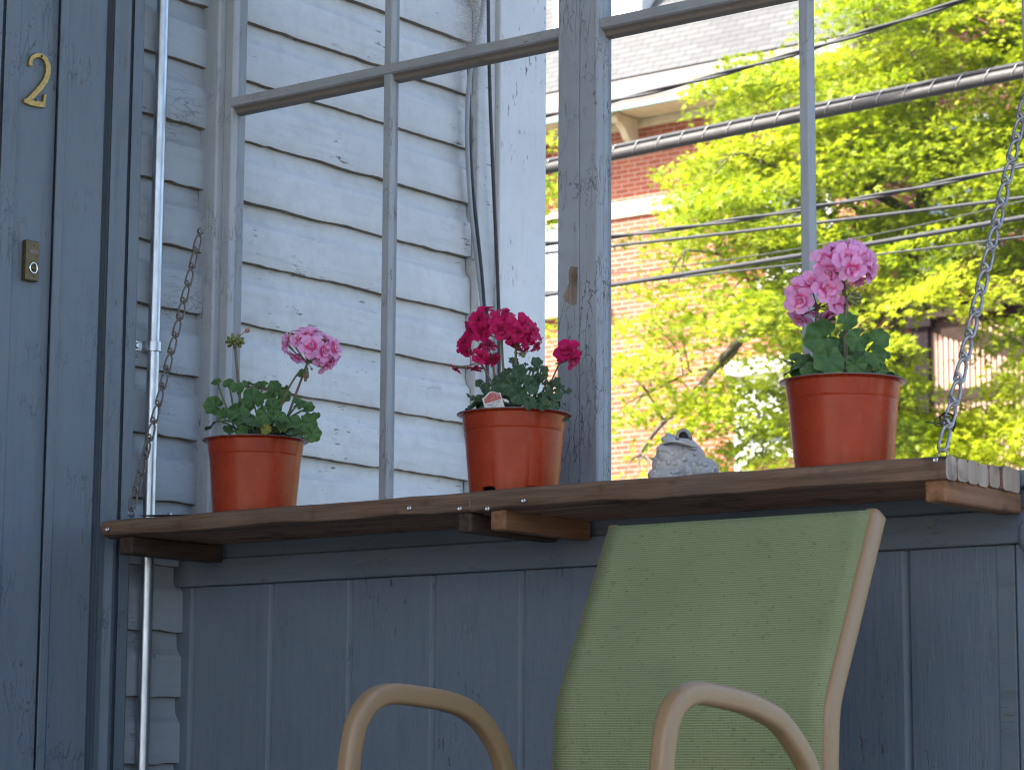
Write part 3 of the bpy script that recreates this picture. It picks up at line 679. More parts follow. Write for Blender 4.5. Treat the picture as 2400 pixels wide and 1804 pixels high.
pA = ony(437, 497, -.033); b = MB(); b.tube([pA + Vector((0, .006, .002)), pA + Vector((0, -.004, .003)), pA + Vector((0, -.008, -.002)), pA + Vector((0, -.006, -.007)), pA + Vector((0, -.001, -.008))], .0018, 8); b.build('wall_hook', M['steel'], cl, smooth=True)
pR = ony(2036, 966, -.258); qR = ony(2216, 210, -.036)
cr_ = chain('chain', qR, pR, .0375, M['chain_grey'], 'grey zinc knotted chain at the outer end of the shelf with a cable tie', .0130, .0026, .004)
eye(cr_, pR + Vector((0, 0, -.011)), M['chain_grey'], .0075)
b = MB(); pA = qR; b.tube([pA + Vector((0, .03, .002)), pA + Vector((0, -.004, .003)), pA + Vector((0, -.008, -.002)), pA + Vector((0, -.006, -.007))], .0022, 8); b.build('wall_hook', M['steel'], cr_, smooth=True)
# cable tie on the right chain
c0 = ony(2048, 905, -.236); b = MB()
tw = [c0 + RT * x * .00078 + UP * y * .00078 + FW * z * .001 for x, y, z in [(8, -22, -6), (12, -6, -7), (6, 8, -6), (-6, 12, 0), (-14, 4, 6), (-12, -8, 6), (-2, -16, 0)]]
b.tube(tw, 1, closed=True, prof=[(-.0006, -.0016), (.0006, -.0016), (.0006, .0016), (-.0006, .0016)])
lp = [c0 + RT * x * .00078 + UP * y * .00078 + FW * z * .001 for x, y, z in [(2, 4, -8), (-16, 6, -9), (-26, 0, -9), (-27, -10, -9), (-20, -14, -9), (-8, -10, -9), (4, -2, -10), (10, 10, -10)]]
b.tube(lp, .0011, 6)
b.tube([c0 + RT * x * .00078 + UP * y * .00078 - FW * .009 for x, y in [(-6, -10), (-24, -8), (-44, -5)]], .0010, 6)
b.obox(c0 - UP * .004 - FW * .008, RT * .0028, UP * .0022, FW * .002)
tag(b.build('cable_tie', M['black_plastic']), 'black cable tie looped round the grey chain with its tail sticking out', 'cable tie')

# ================================================================== POTS AND GERANIUMS
PY = -.152
def pot_mesh(root, c, rot=0.0, notch=True):
    nts = [R_(a) for a in (0, 60, 120, 180, 240, 300)]
    HZ = .94
    prof = [(.0700, .0), (.0745, .0), (.0755, .003), (.0757, .010), (.0762, .0135), (.0835, .108), (.0842, .1165), (.0852, .1180), (.0857, .121), (.0884, .1440), (.0905, .1462), (.0962, .1472), (.0968, .1480)]
    prof = [(q[0], q[1] * HZ) for q in prof]
    def mod(i, r_, z, a):
        if notch and i <= 4:
            for q in nts:
                d = abs((a + math.pi - q - rot) % (2 * math.pi) - math.pi)
                if d < .20: return r_, max(z, .0115 + (.0135 - .0115) * (i / 4) - .002 * (d / .2) ** 2)
        return r_, z
    b = MB(); b.lathe(prof, c, 144, mod); shell = b.build('pot', M['pot'], root, smooth='auto', angle=30)
    b = MB(); b.lathe([(.0968, .1391), (.0977, .1394), (.0977, .1406), (.0955, .1410), (.0900, .1399), (.0868, .136), (.0825, .113), (.0755, .03), (.0, .03)], c, 72); b.build('lining', M['potrim'], root, smooth='auto', angle=30)
    b = MB(); b.lathe([(.0, .0128), (.0745, .0128)], c, 48); b.build('pot_base', M['dark'], root)
    b = MB(); b.lathe([(0, .122), (.03, .125), (.06, .121), (.0832, .118)], c, 48, lambda i, r_, z, a: (r_, z + .003 * math.sin(5 * a + i))); b.build('soil', M['soil'], root, smooth=True)

def frame(nrm, ref):
    n_ = Vector(nrm).normalized(); x = Vector(ref) - n_ * Vector(ref).dot(n_)
    x = x.normalized() if x.length > 1e-6 else n_.orthogonal().normalized(); return x, n_.cross(x), n_
def gleaf(mb, c, nrm, tip, size, cup=.25, seed=0, ruff=1.0):
    """scalloped kidney leaf: c = where the stalk joins, tip = direction of the blade"""
    r = np.random.default_rng(seed); x, y, n_ = frame(nrm, tip); nr, nt_ = 6, 42; V = []; A = []; F = []
    ph = r.uniform(0, 6); k = 7
    V.append(Vector(c)); A.append(0.0)
    for i in range(1, nr + 1):
        t = i / nr
        for j in range(nt_):
            th = -math.pi + 2 * math.pi * (j + .5) / nt_
            R0 = .5 * (1 + .16 * math.cos(th)) * (.84 + .16 * abs(math.cos(k * th / 2)) ** .7 + .035 * math.cos(3 * k * th))
            R0 *= 1 - .82 * math.exp(-((abs(th) - math.pi) / .26) ** 2)
            rad = size * R0 * t
            z = size * (cup * .45 * t * t + ruff * .055 * math.sin(k * th + ph) * t * t + ruff * .075 * math.sin(2 * th + ph * 2) * t ** 2 - .022 * abs(math.cos(k * th / 2)) ** 6 * t)
            V.append(Vector(c) + x * (rad * math.cos(th) + size * .06) + y * rad * math.sin(th) + n_ * z); A.append(t)
    for j in range(nt_ - 1): F.append((0, 1 + j, 2 + j))
    for i in range(nr - 1):
        for j in range(nt_ - 1):
            a = 1 + i * nt_ + j; F.append((a, a + nt_, a + nt_ + 1, a + 1))
    mb.add(V, F, A)
def floret(mb, c, axis, rad, npet=7, seed=0, open_=.55):
    """semi-double bloom: five broad outer petals and three or four smaller upright inner ones"""
    r = np.random.default_rng(seed); x0, y0, n_ = frame(axis, (0, 0, 1)); a0 = r.uniform(0, 6)
    lays = [(5, 1.18, .60, open_ * .62, 0.0), (npet - 3, .80, .40, open_ * 1.65, .06)]
    for li, (npt_, Lk, Wk, el0, lift) in enumerate(lays):
        for k in range(npt_):
            a = a0 + li * .6 + 2 * math.pi * k / npt_ + r.uniform(-.14, .14)
            dr = x0 * math.cos(a) + y0 * math.sin(a); sd = -x0 * math.sin(a) + y0 * math.cos(a)
            L = rad * Lk * r.uniform(.88, 1.1); W = rad * Wk * r.uniform(.86, 1.08); el = el0 * r.uniform(.5, 1.5)
            nu, nv = 8, 6; V = []; A = []; cu = r.uniform(-.2, .9); tw_ = r.uniform(-.5, .5); p1, p2 = r.uniform(0, 6, 2)
            for i in range(nu + 1):
                t = i / nu; wd_ = W * (.14 + .86 * t ** .8) * (1.0 if t < .62 else max(.12, math.sqrt(max(0, 1 - ((t - .62) / .40) ** 2))))
                for j in range(nv + 1):
                    s_ = (j / nv - .5) * 2; rf = .05 * rad * math.sin(3.1 * s_ + p1) * t * t + .035 * rad * math.sin(6 * s_ + p2) * t ** 3
                    out_ = L * t * math.cos(el * .85) * (1 - .06 * s_ * s_ * t); up_ = L * (math.sin(el) * (t - .25 * t * t) - .20 * cu * t ** 3) + lift * rad
                    V.append(Vector(c) + dr * out_ + sd * (s_ * wd_) + n_ * (up_ + wd_ * .22 * s_ * s_ * (1 - .5 * t) + rf + tw_ * s_ * wd_ * t * .45)); A.append(t)
            mb.add(V, [(i * (nv + 1) + j, i * (nv + 1) + j + 1, (i + 1) * (nv + 1) + j + 1, (i + 1) * (nv + 1) + j) for i in range(nu) for j in range(nv)], A)
def curve(p, q, bend, n=10):
    p, q = Vector(p), Vector(q); m_ = (p + q) / 2 + Vector(bend)
    return [p * (1 - t) ** 2 + m_ * 2 * t * (1 - t) + q * t * t for t in np.linspace(0, 1, n)]
def bud(mb, c, d, s):
    d = Vector(d).normalized(); x, y, n_ = frame(d, (1, .3, 0)); mb.ball(c, (s * .55, s * .55, s * .9), 8, 6, (x, y, n_))

TOCAM = (-FW).normalized()
class Plant:
    """one geranium in its pot; Z = (x0, y0, zoom) of the view the pixel lists were read from"""
    def __init__(s, root, c, Z, yp, fm, lm):
        s.root, s.c, s.Z, s.yp, s.fm, s.lm = root, Vector(c), Z, yp, fm, lm; s.k = 0; s.leaves = MB(); s.pet = MB()
    def P(s, x, y, dy=0.0): return ony(s.Z[0] + x / s.Z[2], s.Z[1] + y / s.Z[2], s.yp + dy, 1)
    def len(s, px, p): return px / s.Z[2] * (p - CAM).dot(FW) / F_PX
    def leaf(s, x, y, w_, dy=0.0, face=.6, tip=None, base=None, cup=.2, ruff=1.0, mb=None):
        s.k += 1; r = np.random.default_rng(int(s.c.x * 1000) * 50 + s.k); p = s.P(x, y, dy); size = s.len(w_, p)
        n_ = TOCAM * face + Vector((0, 0, 1)) * (1.05 - face) + Vector(r.normal(0, .22, 3))
        out_ = Vector((p.x - s.c.x, p.y - s.c.y, .02)); 
        if out_.length < .02: out_ = Vector((r.normal(), r.normal(), 0))
        t = out_.normalized() if tip is None else (RT * tip[0] + UP * tip[1] - FW * (.1 if len(tip) < 3 else tip[2]))
        x_, y_, nn = frame(n_, t); cc = p - x_ * size * .12
        gleaf(s.leaves if mb is None else mb, cc, n_, t, size, cup, s.k * 7 + 3, ruff)
        b0 = s.c + Vector((r.uniform(-.03, .03), r.uniform(-.02, .03), .13)) if base is None else base
        s.pet.tube(curve(b0, cc, (out_.x * .1, out_.y * .1, .012), 8), [.0018] * 7 + [.0013], 6)
        return p
    def fill(s, n, rmax=.085, zmin=.135, zmax=.19, smin=.032, smax=.055):
        r = np.random.default_rng(int(s.c.x * 1000))
        for _ in range(n):
            a = r.uniform(0, 6.28); q = rmax * math.sqrt(r.uniform(.05, 1)); p = s.c + Vector((q * math.cos(a), q * math.sin(a), r.uniform(zmin, zmax)))
            n_ = Vector((math.cos(a) * .7, math.sin(a) * .7, 1.0)) + Vector(r.normal(0, .3, 3)) + TOCAM * .3; s.k += 1
            gleaf(s.leaves, p, n_, Vector((math.cos(a), math.sin(a), -.1)), r.uniform(smin, smax), r.uniform(-.1, .3), s.k * 11)
            s.pet.tube(curve(s.c + Vector((r.uniform(-.02, .02), r.uniform(-.02, .02), .128)), p, (0, 0, .02), 6), .0016, 6)
    def head(s, hub, stem_base, flist, npet=7, stem_r=.0026, buds=(), bend=(0, 0, 0), open_=.55):
        """hub: where the pedicels meet; flist: (x, y, radius px, dy, (facing right, up, toward camera))"""
        h = s.P(*hub); r = np.random.default_rng(int(hub[0] * 3 + hub[1]))
        fh = MB(); b0 = s.P(*stem_base) if len(stem_base) == 3 else s.P(stem_base[0], stem_base[1])
        low = Vector((b0.x * .6 + s.c.x * .4, s.c.y, s.c.z + .125))
        fh.tube(curve(low, h, Vector((b0.x - (low.x + h.x) / 2, 0, 0)) * .9 + Vector(bend), 14), [stem_r * (1.15 - .3 * i / 13) for i in range(14)], 8)
        fh.ball(h, (stem_r * 1.5, stem_r * 1.5, stem_r * 1.8), 8, 6)
        o = fh.build('flower_head', M['gstem'], s.root, smooth=True)
        for i, fl in enumerate(flist):
            x, y, rp_, dy, fc = fl[:5]; p = s.P(x, y, dy); rad = s.len(rp_, p) * 1.06
            ax = (RT * fc[0] + UP * fc[1] + TOCAM * fc[2]).normalized()
            m_ = MB(); floret(m_, p - ax * rad * .15, ax, rad, npet + (i % 2) - (1 if i % 3 == 0 else 0), int(x + y * 3), open_)
            m_.ball(p - ax * rad * .08, (rad * .13, rad * .13, rad * .10), 8, 6, att=.05)
            for q in range(6):
                a = q * 1.05; x_, y_, _ = frame(ax, (0, 0, 1)); m_.tube([p - ax * rad * .1, p + ax * rad * .26 + (x_ * math.cos(a) + y_ * math.sin(a)) * rad * .16], [.0005, .0008], 5, att=[.0, .02])
            fo = m_.build('flower', s.fm, o, smooth=True)
            pd = MB(); e = p - ax * rad * .42; pd.tube(curve(h, e, (0, 0, -.004), 8), [.0011] * 5 + [.0014, .0018, .0022], 6)
            pd.tube([e - ax * rad * .05, e + ax * rad * .20], [.0022, .0030], 8)
            for q in range(5):
                a = q * 1.257; x_, y_, _ = frame(ax, (0, 0, 1)); pd.tube([e + ax * rad * .1, e + ax * rad * .20 + (x_ * math.cos(a) + y_ * math.sin(a)) * rad * .30], [.0014, .0005], 5)
            pd_ = pd
            if False:
                for q in range(6):
                    a = q * 1.05; x_, y_, _ = frame(ax, (0, 0, 1)); pd.tube([p, p + ax * rad * .40 + (x_ * math.cos(a) + y_ * math.sin(a)) * rad * .2], [.0004, .0007], 5)
            pd.build('pedicel', M['gstem'] if s.fm is M['pink'] else M['gstem'], o, smooth=True)
        if buds:
            bm_ = MB()
            for (x, y, sz, dy) in buds:
                p = s.P(x, y, dy); d = (p - h); bm_.tube(curve(h, p, (0, 0, .002), 6), .0008, 5); bud(bm_, p, d if d.length > 1e-4 else Vector((0, 0, 1)), s.len(sz, p))
            bm_.build('bud_cluster', M['bud'], o, smooth=True)
        return o
    def done(s):
        s.leaves.build('foliage', s.lm, s.root, smooth=True); s.pet.build('leaf_stalks', M['gpet'], s.root, smooth=True)

# ---- left plant: one pink head, one cluster of closed buds
cL = (ony(549, 1100, PY).x, PY, STOP)
gL = empty('potted_geranium', cL, 'low leafy pink geranium with a stalk of closed buds, potted in terracotta near the door', 'potted plant', 'geraniums in terracotta pots')
pot_mesh(gL, cL, .25, notch=False)
p = Plant(gL, cL, (460, 740, 5.544), PY, M['pink'], M['gleaf'])
for a in [(260, 870, 150, -.02, .75, (-.6, .5)), (420, 890, 170, -.01, .5, (-.3, .6)), (540, 950, 190, -.04, .8, (.1, .4)), (225, 1180, 280, -.03, .75, (-1, .1)), (540, 1270, 300, -.07, .95, (-.1, -.7)),
          (370, 1270, 190, -.05, .6, (-.5, -.6)), (660, 890, 150, .0, .45, (-.4, .8)), (780, 910, 150, .02, .5, (.3, .9)), (860, 900, 160, .01, .6, (.2, .9)), (1020, 930, 190, .0, .6, (.2, .8)), (1120, 970, 190, .01, .45, (1, .3)),
          (740, 1080, 300, -.02, .85, (.1, .8)), (960, 1060, 240, .0, .7, (.5, .6)), (900, 1290, 260, -.08, .9, (-.2, -.5)), (1080, 1330, 250, -.07, .5, (.7, -.2)), (1130, 1050, 230, .0, .6, (.7, .3)),
          (1340, 1150, 230, -.02, .6, (.8, .5)), (1450, 1200, 190, -.01, .5, (.9, .2)), (1540, 1310, 160, .0, .55, (1, -.2)), (1450, 1390, 260, -.04, .6, (1, -.3)), (1510, 1530, 240, -.05, .8, (.7, -.8)),
          (1280, 1400, 260, -.05, .8, (.6, -.5)), (420, 1480, 170, -.06, .8, (-.9, .1)), (590, 1500, 190, -.07, .75, (.3, -.1)), (1130, 1420, 170, -.05, .9, (.2, -.5)), (700, 1390, 250, .0, .8, (.1, -.3)), (900, 1430, 230, .03, .8, (-.3, -.2)), (640, 1170, 230, .0, .8, (.5, .5)), (1000, 1180, 240, -.02, .85, (.2, .6))]:
    p.leaf(*a[:5], tip=a[5])
ym = MB(); p.leaf(905, 1475, 150, -.085, .9, (.4, -.2), mb=ym); ym.build('yellow_leaf', M['yleaf'], gL, smooth=True)
p.fill(16, .075, .135, .175)
p.head((1445, 610, -.0), (1190, 1260, -.01), [(1490, 400, 148, -.035, (-.05, .2, 1)), (1200, 330, 130, -.01, (-.9, .3, .35)), (1150, 390, 110, .0, (-1, -.1, .2)), (1365, 190, 105, .0, (-.3, 1, .2)), (1545, 205, 100, .0, (.2, 1, .2)), (1690, 300, 120, .0, (.6, .8, .2)),
        (1790, 420, 140, -.01, (1, .2, .5)), (1310, 540, 140, -.005, (-.55, -.75, .25)), (1710, 610, 150, .0, (.6, -.75, .35)), (1660, 460, 130, -.03, (.6, 0, .8)), (1340, 300, 125, -.025, (-.5, .6, .7)), (1450, 230, 110, -.02, (.1, .8, .6)), (1790, 560, 120, .01, (.9, -.4, .2)), (1620, 540, 115, -.025, (.3, -.4, .9))],
       7, .0024, [(1440, 690, 34, -.012), (1500, 690, 30, -.012), (1540, 610, 38, -.02), (1610, 650, 36, -.015), (1680, 570, 26, -.02)])
# stalk with closed buds
r = np.random.default_rng(2)
bl = [(505 + 105 * math.cos(a) * q, 320 + 75 * math.sin(a) * q + 12, 46, -.016 * (1 - q) + r.uniform(-.006, .004)) for q in (.3, .65, .95) for a in np.linspace(q, 6.28 + q, int(4 + q * 6), endpoint=False)]
p.head((500, 340, 0), (560, 1120, 0), [], 5, .0030, bl)
b = MB(); q0 = p.P(665, 190, -.006); b.tube(curve(p.P(520, 310), q0, (0, 0, .004), 6), .0009, 5); bud(b, q0, q0 - p.P(600, 230), .0085); b.build('opening_bud', M['budpink'], gL, smooth=True)
b = MB(); q0 = p.P(1320, 750, -.01); b.tube(curve(p.P(1080, 1260, -.01), q0, RT * -.006 + UP * .006, 10), .0019, 7)
for (x, y) in ((1440, 740), (1445, 780), (1420, 820), (1400, 770)): bud(b, p.P(x, y, -.015), (0, .2, 1), .006)
b.tube(curve(q0, p.P(1440, 770, -.015), (0, 0, .003), 5), .0012, 5); b.build('side_shoot', M['gstem'], gL, smooth=True)
p.leaf(1370, 750, 130, -.014, .9, (.1, -.9), base=q0)
p.done()

# ---- middle plant: crimson
cM = (ony(1110, 1070, PY).x, PY, STOP)
gM = empty('potted_geranium', cM, 'crimson geranium in the terracotta pot with drain notches in front of the wide grey mullion', 'potted plant', 'geraniums in terracotta pots')
pot_mesh(gM, cM, R_(-52 + 60 * .42), True)
p = Plant(gM, cM, (1040, 700, 6.397), PY, M['red'], M['gleaf2'])
for a in [(1040, 960, 190, .02, .55, (-.6, .6)), (980, 1085, 170, .01, .6, (.1, .5)), (1130, 1090, 240, .0, .7, (.3, .6)), (1220, 990, 120, .02, .5, (-.2, .9)), (1400, 960, 190, .0, .7, (.1, .9)), (1330, 1070, 220, .0, .5, (.4, .6)), (1490, 1070, 170, -.01, .6, (.8, .2)),
          (1500, 1170, 150, -.01, .6, (.8, -.1)), (900, 1190, 230, -.02, .75, (-.5, .5)), (810, 1230, 170, -.01, .6, (-.9, .1)), (540, 1270, 150, -.01, .55, (-.9, .5)), (640, 1340, 190, -.02, .5, (-.9, .1)), (1110, 1180, 260, -.02, .9, (.2, .5)), (1020, 1320, 320, -.05, .95, (-.4, -.3)),
          (1250, 1230, 220, -.03, .85, (.4, .3)), (1130, 1440, 300, -.06, .95, (.2, -.7)), (1320, 1330, 230, -.05, .9, (.3, -.3)), (1560, 1290, 230, -.02, .6, (.8, .4)), (1660, 1260, 210, -.01, .55, (.9, .5)), (1740, 1340, 190, .0, .55, (1, .1)), (1850, 1400, 150, .0, .5, (1, 0)), (1690, 1440, 200, -.03, .75, (.8, -.7)),
          (1560, 1400, 220, -.03, .65, (.7, -.3)), (420, 1480, 200, -.02, .6, (-1, .3)), (540, 1530, 170, -.03, .6, (-.8, -.1)), (1000, 1560, 220, -.05, .8, (0, -.5)), (1300, 1570, 240, -.06, .8, (.3, -.5)), (1480, 1570, 220, -.05, .8, (.6, -.4)), (1640, 1590, 170, -.05, .8, (.8, -.5)), (880, 1400, 220, -.02, .8, (-.4, -.2)), (930, 1480, 240, .0, .8, (0, -.3)), (1420, 1200, 180, .0, .7, (.3, .4))]:
    p.leaf(*a[:5], tip=a[5], ruff=1.5)
p.fill(18, .07, .135, .18)
FC = (0, .1, 1)
p.head((870, 600, 0), (890, 1130, 0), [(520, 310, 165, -.02, (-.5, .35, .8)), (410, 440, 165, .0, (-.9, .1, .5)), (560, 500, 150, -.03, (-.3, -.3, .9)), (640, 160, 110, .0, (-.1, 1, .3)), (830, 330, 150, -.02, (-.1, .6, .8)), (850, 450, 165, -.035, (.0, .05, 1)), (940, 210, 135, .0, (.2, .95, .3)), (700, 420, 120, -.02, (-.4, .3, .8))], 6, .0024, [(850, 640, 40, -.01), (820, 600, 40, -.008)], open_=.42)
p.head((1090, 700, 0), (1050, 1100, 0), [(1130, 370, 170, -.025, (.1, .4, .9)), (1120, 500, 150, -.035, (-.1, -.1, 1)), (1330, 470, 165, -.01, (.8, .4, .5)), (1250, 590, 140, -.02, (.4, -.2, .85)), (1400, 700, 130, .0, (.8, -.6, .2)), (1060, 690, 130, .0, (-.6, -.7, .2)), (1240, 720, 120, .0, (.6, -.7, .2)), (1170, 810, 110, .01, (.1, -1, .15)), (1000, 560, 120, -.02, (-.3, -.2, .9)), (1230, 330, 130, .0, (.5, .8, .3))], 6, .0024, [(1185, 840, 70, -.012), (1080, 800, 46, -.006)], open_=.42)
p.head((540, 945, 0), (800, 1380, -.01), [(310, 650, 165, -.01, (-.6, .5, .5)), (330, 780, 110, -.015, (-.4, -.4, .6)), (560, 850, 120, -.02, (.1, .3, .8)), (180, 1055, 95, .0, (-.7, -.8, .2)), (480, 1050, 110, -.005, (-.1, -.9, .3))], 6, .0021, (), open_=.30)
p.head((720, 850, .01), (820, 1190, .01), [(690, 690, 130, .0, (.3, .8, .4)), (740, 920, 130, -.005, (.4, -.6, .5)), (560, 710, 80, .01, (-.7, .5, .4))], 6, .002, (), open_=.25)
p.head((1730, 970, 0), (1540, 1270, 0), [(1850, 770, 190, -.01, (-.15, .65, .7)), (1960, 900, 150, -.005, (.8, -.4, .5)), (1760, 830, 120, -.01, (-.7, .1, .6))], 7, .0017, [(1690, 970, 26, -.004)], open_=.4)
p.done()
# plant label stuck in the soil of the middle pot
tz = 16.63
def tp(x, y, d=0.0): q_ = ony(1120 + x / tz, 880 + y / tz, PY - .066, 1); return q_ + TOCAM * d
tagpts = [(165, 890), (250, 850), (330, 760), (410, 665), (490, 625), (570, 615), (650, 632), (720, 665), (800, 678), (875, 665), (925, 830), (960, 930), (1050, 1230), (1120, 1480), (360, 1560), (270, 1275)]
lab = empty('plant_label', tp(650, 1300), 'small white plant label with a red flower picture stuck in the crimson geranium pot', 'plant label')
q = [tp(*a) for a in tagpts]; n_ = len(q); b = MB()
b.add(q + [v - TOCAM * .0008 for v in q], [tuple(range(n_))[::-1], tuple(range(n_, 2 * n_))] + [(i, (i + 1) % n_, n_ + (i + 1) % n_, n_ + i) for i in range(n_)]); b.build('card', M['white'], lab)
pic = [(232, 915), (290, 880), (360, 790), (440, 700), (520, 660), (600, 655), (680, 680), (760, 705), (850, 705), (910, 910), (600, 1010), (285, 1095)]
def picmat():
    m, n, b_, out = mat('printed_flower_picture'); g = N(n); c = g.coord(); a = g.noise(c, 240, 4); d = g.noise(c, 500, 3)
    col = g.mix(g.ramp(a, [(.42, 0), (.58, 1)]), (.55, .06, .09), (.62, .24, .26)); col = g.mix(g.ramp(d, [(.56, 0), (.62, 1)]), col, (.22, .28, .12)); g.link(col, b_.inputs['Base Color']); return m
b = MB(); b.add([tp(*a, .0005) for a in pic], [tuple(range(len(pic)))[::-1]]); b.build('picture', picmat(), lab)
def lettering(txt, x, y, size, ang):
    cu = bpy.data.curves.new('lettering', 'FONT'); cu.body = txt; cu.size = 1; cu.resolution_u = 2; o = bpy.data.objects.new('tmp', cu); COL.objects.link(o)
    bpy.context.view_layer.update(); me = bpy.data.meshes.new_from_object(o.evaluated_get(bpy.context.evaluated_depsgraph_get())); bpy.data.objects.remove(o)
    base = tp(x, y, .0006); s_ = size / tz * (base - CAM).dot(FW) / F_PX; ca, sa = math.cos(ang), math.sin(ang); ex = (tp(x + 100, y) - tp(x, y)).normalized(); ey = (tp(x, y - 100) - tp(x, y)).normalized()
    for v in me.vertices: v.co = base - lab.location + (ex * ca + ey * sa) * v.co.x * s_ + (ey * ca - ex * sa) * v.co.y * s_
    me.materials.append(M['black_plastic']); oo = bpy.data.objects.new('lettering', me); COL.objects.link(oo); oo.parent = lab
lettering('Maxim\u2122 Violet', 385, 1205, 105, R_(17)); lettering('Zonal geranium', 520, 1235, 62, R_(15))
b = MB(); b.tube([tp(960, 900, -.004), tp(1080, 970, -.004), tp(1200, 1030, -.004)], [.0006, .0028, .0022], 6); b.build('label_loop', M['white'], lab)

# ---- right plant: tall pink
cR = (ony(1823, 1000, PY).x, PY, STOP)
gR = empty('potted_geranium', cR, 'tall pink geranium with two full heads in the terracotta pot nearest the grey chain', 'potted plant', 'geraniums in terracotta pots')
pot_mesh(gR, cR, .1, notch=False)
p = Plant(gR, cR, (1820, 540, 4.893), PY, M['pink'], M['gleaf'])
for a in [(520, 1235, 450, -.04, .9, (-.3, -.1)), (575, 1035, 230, .0, .5, (-.4, .3)), (815, 1050, 250, -.01, .5, (.4, .3)), (940, 1250, 290, -.03, .9, (-.1, -.1)), (1165, 1255, 270, -.01, .75, (.9, .4)), (590, 1490, 400, -.07, .9, (-.1, -.7)), (300, 1510, 330, -.04, .42, (-1, .0)), (150, 1530, 190, -.03, .5, (-1, -.4)),
          (1130, 1430, 260, -.03, .8, (.6, -.5)), (1250, 1435, 120, .0, .7, (1, -.1)), (910, 1540, 250, -.06, .75, (.2, -.3)), (1200, 1600, 170, -.03, .7, (.8, -.1)), (240, 1640, 200, -.05, .6, (-.8, -.1)), (790, 1340, 260, .02, .8, (.0, .5)), (950, 1390, 170, .01, .7, (.6, -.1)), (690, 1420, 240, .03, .8, (.2, .2)), (380, 1570, 230, .0, .8, (-.6, -.4)), (780, 1200, 130, .03, .7, (.0, .8))]:
    p.leaf(*a[:5], tip=a[5], ruff=.8)
p.fill(12, .075, .135, .165, .035, .06)
p.head((770, 500, .0), (800, 1300, 0), [(560, 330, 165, -.02, (-.45, .35, .8)), (830, 320, 170, -.035, (.05, .25, 1)), (995, 330, 165, -.015, (.65, .25, .7)), (760, 185, 130, .0, (-.1, .95, .35)), (860, 150, 115, .01, (.2, 1, .2)), (610, 480, 155, -.02, (-.4, -.45, .8)), (870, 440, 150, -.04, (.2, -.3, .95)), (920, 585, 130, .0, (.4, -.85, .3)), (1080, 430, 150, .0, (.85, -.1, .5)), (1070, 530, 120, .01, (.8, -.6, .2)), (620, 230, 135, .0, (-.6, .75, .4)), (1060, 270, 120, .01, (.8, .7, .2)), (940, 210, 125, -.01, (.4, .75, .6))],
       7, .0032, [(735, 660, 50, -.008), (825, 650, 48, -.01)], open_=.5)
p.head((470, 880, .0), (480, 1300, .02), [(255, 690, 165, -.02, (-.5, .5, .75)), (400, 600, 150, -.02, (-.1, .6, .8)), (270, 810, 145, -.03, (-.4, -.15, .95)), (580, 680, 170, -.03, (.2, .35, .9)), (690, 800, 155, -.015, (.6, .05, .75)), (280, 1015, 160, -.005, (-.45, -.85, .2)), (620, 960, 160, .0, (.5, -.8, .3)), (180, 780, 130, .0, (-.9, .2, .4)), (310, 580, 120, .01, (-.4, .9, .2)), (450, 950, 110, .02, (-.1, -.9, -.2)), (680, 620, 120, .0, (.5, .7, .4)), (790, 850, 110, .005, (.8, -.3, .3))],
       7, .003, [], open_=.5)
bl = [(880 + 70 * math.cos(a) * q, 775 + 60 * math.sin(a) * q, 40, r.uniform(-.012, .006)) for q in (.3, .75, 1.1) for a in np.linspace(0, 6.28, int(4 + q * 5), endpoint=False)]
p.head((815, 790, -.01), (740, 1100, -.01), [], 5, .0022, bl)
p.done()

# ================================================================== TOAD
tq = 9.217
def TP(x, y, dy=0.0): return ony(1480 + x / tq, 980 + y / tq, -.155 + dy, 1)
tc_ = TP(1100, 1330); tc_.z = STOP
toad = empty('toad_ornament', tc_, 'grey warty concrete toad ornament sitting on the shelf looking upward', 'ornament')
k_ = (TP(1000, 800) - CAM).dot(FW) / F_PX / tq                         # metres per zoomed pixel
b = MB(); AX = (RT, -FW, Vector((0, 0, 1)))
def blob(x, y, dy, rx, ry, rz, tilt=0.0):
    a = AX
    if tilt: qd = Quaternion(FW, R_(tilt)); a = tuple(qd @ v for v in AX)
    b.ball(TP(x, y, dy), (rx * k_, ry * k_, rz * k_), 32, 22, a)
blob(960, 1010, .01, 520, 480, 420); blob(930, 1240, .0, 560, 520, 190); blob(860, 760, -.005, 330, 330, 280); blob(1180, 870, .02, 430, 400, 400, 30)
blob(1560, 1120, -.005, 330, 360, 200, 12); blob(1640, 1040, .01, 250, 300, 180, 20); blob(480, 1230, -.01, 130, 200, 140); blob(1240, 1180, -.025, 110, 150, 190, -15); blob(560, 1300, -.03, 130, 140, 70); blob(1350, 1300, -.035, 170, 150, 50); blob(1600, 1230, -.01, 270, 250, 80)
blob(800, 660, -.012, 270, 270, 110)
r = np.random.default_rng(12)
for (x, y, s_) in [(800, 700, 45), (880, 760, 50), (640, 850, 40), (800, 960, 52), (930, 985, 42), (1140, 880, 60), (1370, 760, 42), (1140, 700, 28), (990, 1150, 58), (900, 1180, 36), (690, 1280, 50), (940, 1260, 52), (1050, 1260, 42), (560, 1060, 45), (500, 1150, 40), (1470, 960, 60), (1210, 1140, 42), (1800, 1070, 60), (1600, 1000, 45), (1580, 1150, 50), (1750, 1150, 45), (580, 960, 34), (520, 880, 30), (610, 740, 30), (1040, 1030, 32), (840, 1150, 30), (720, 1100, 26), (1330, 980, 36), (1500, 1080, 40)]:
    # find the front of the body by marching toward the camera
    p0 = TP(x, y, 0.0); best = None
    b_extra = (p0, s_)
    toad.setdefault if False else None
    if not hasattr(b, 'warts'): b.warts = []
    b.warts.append((x, y, s_))
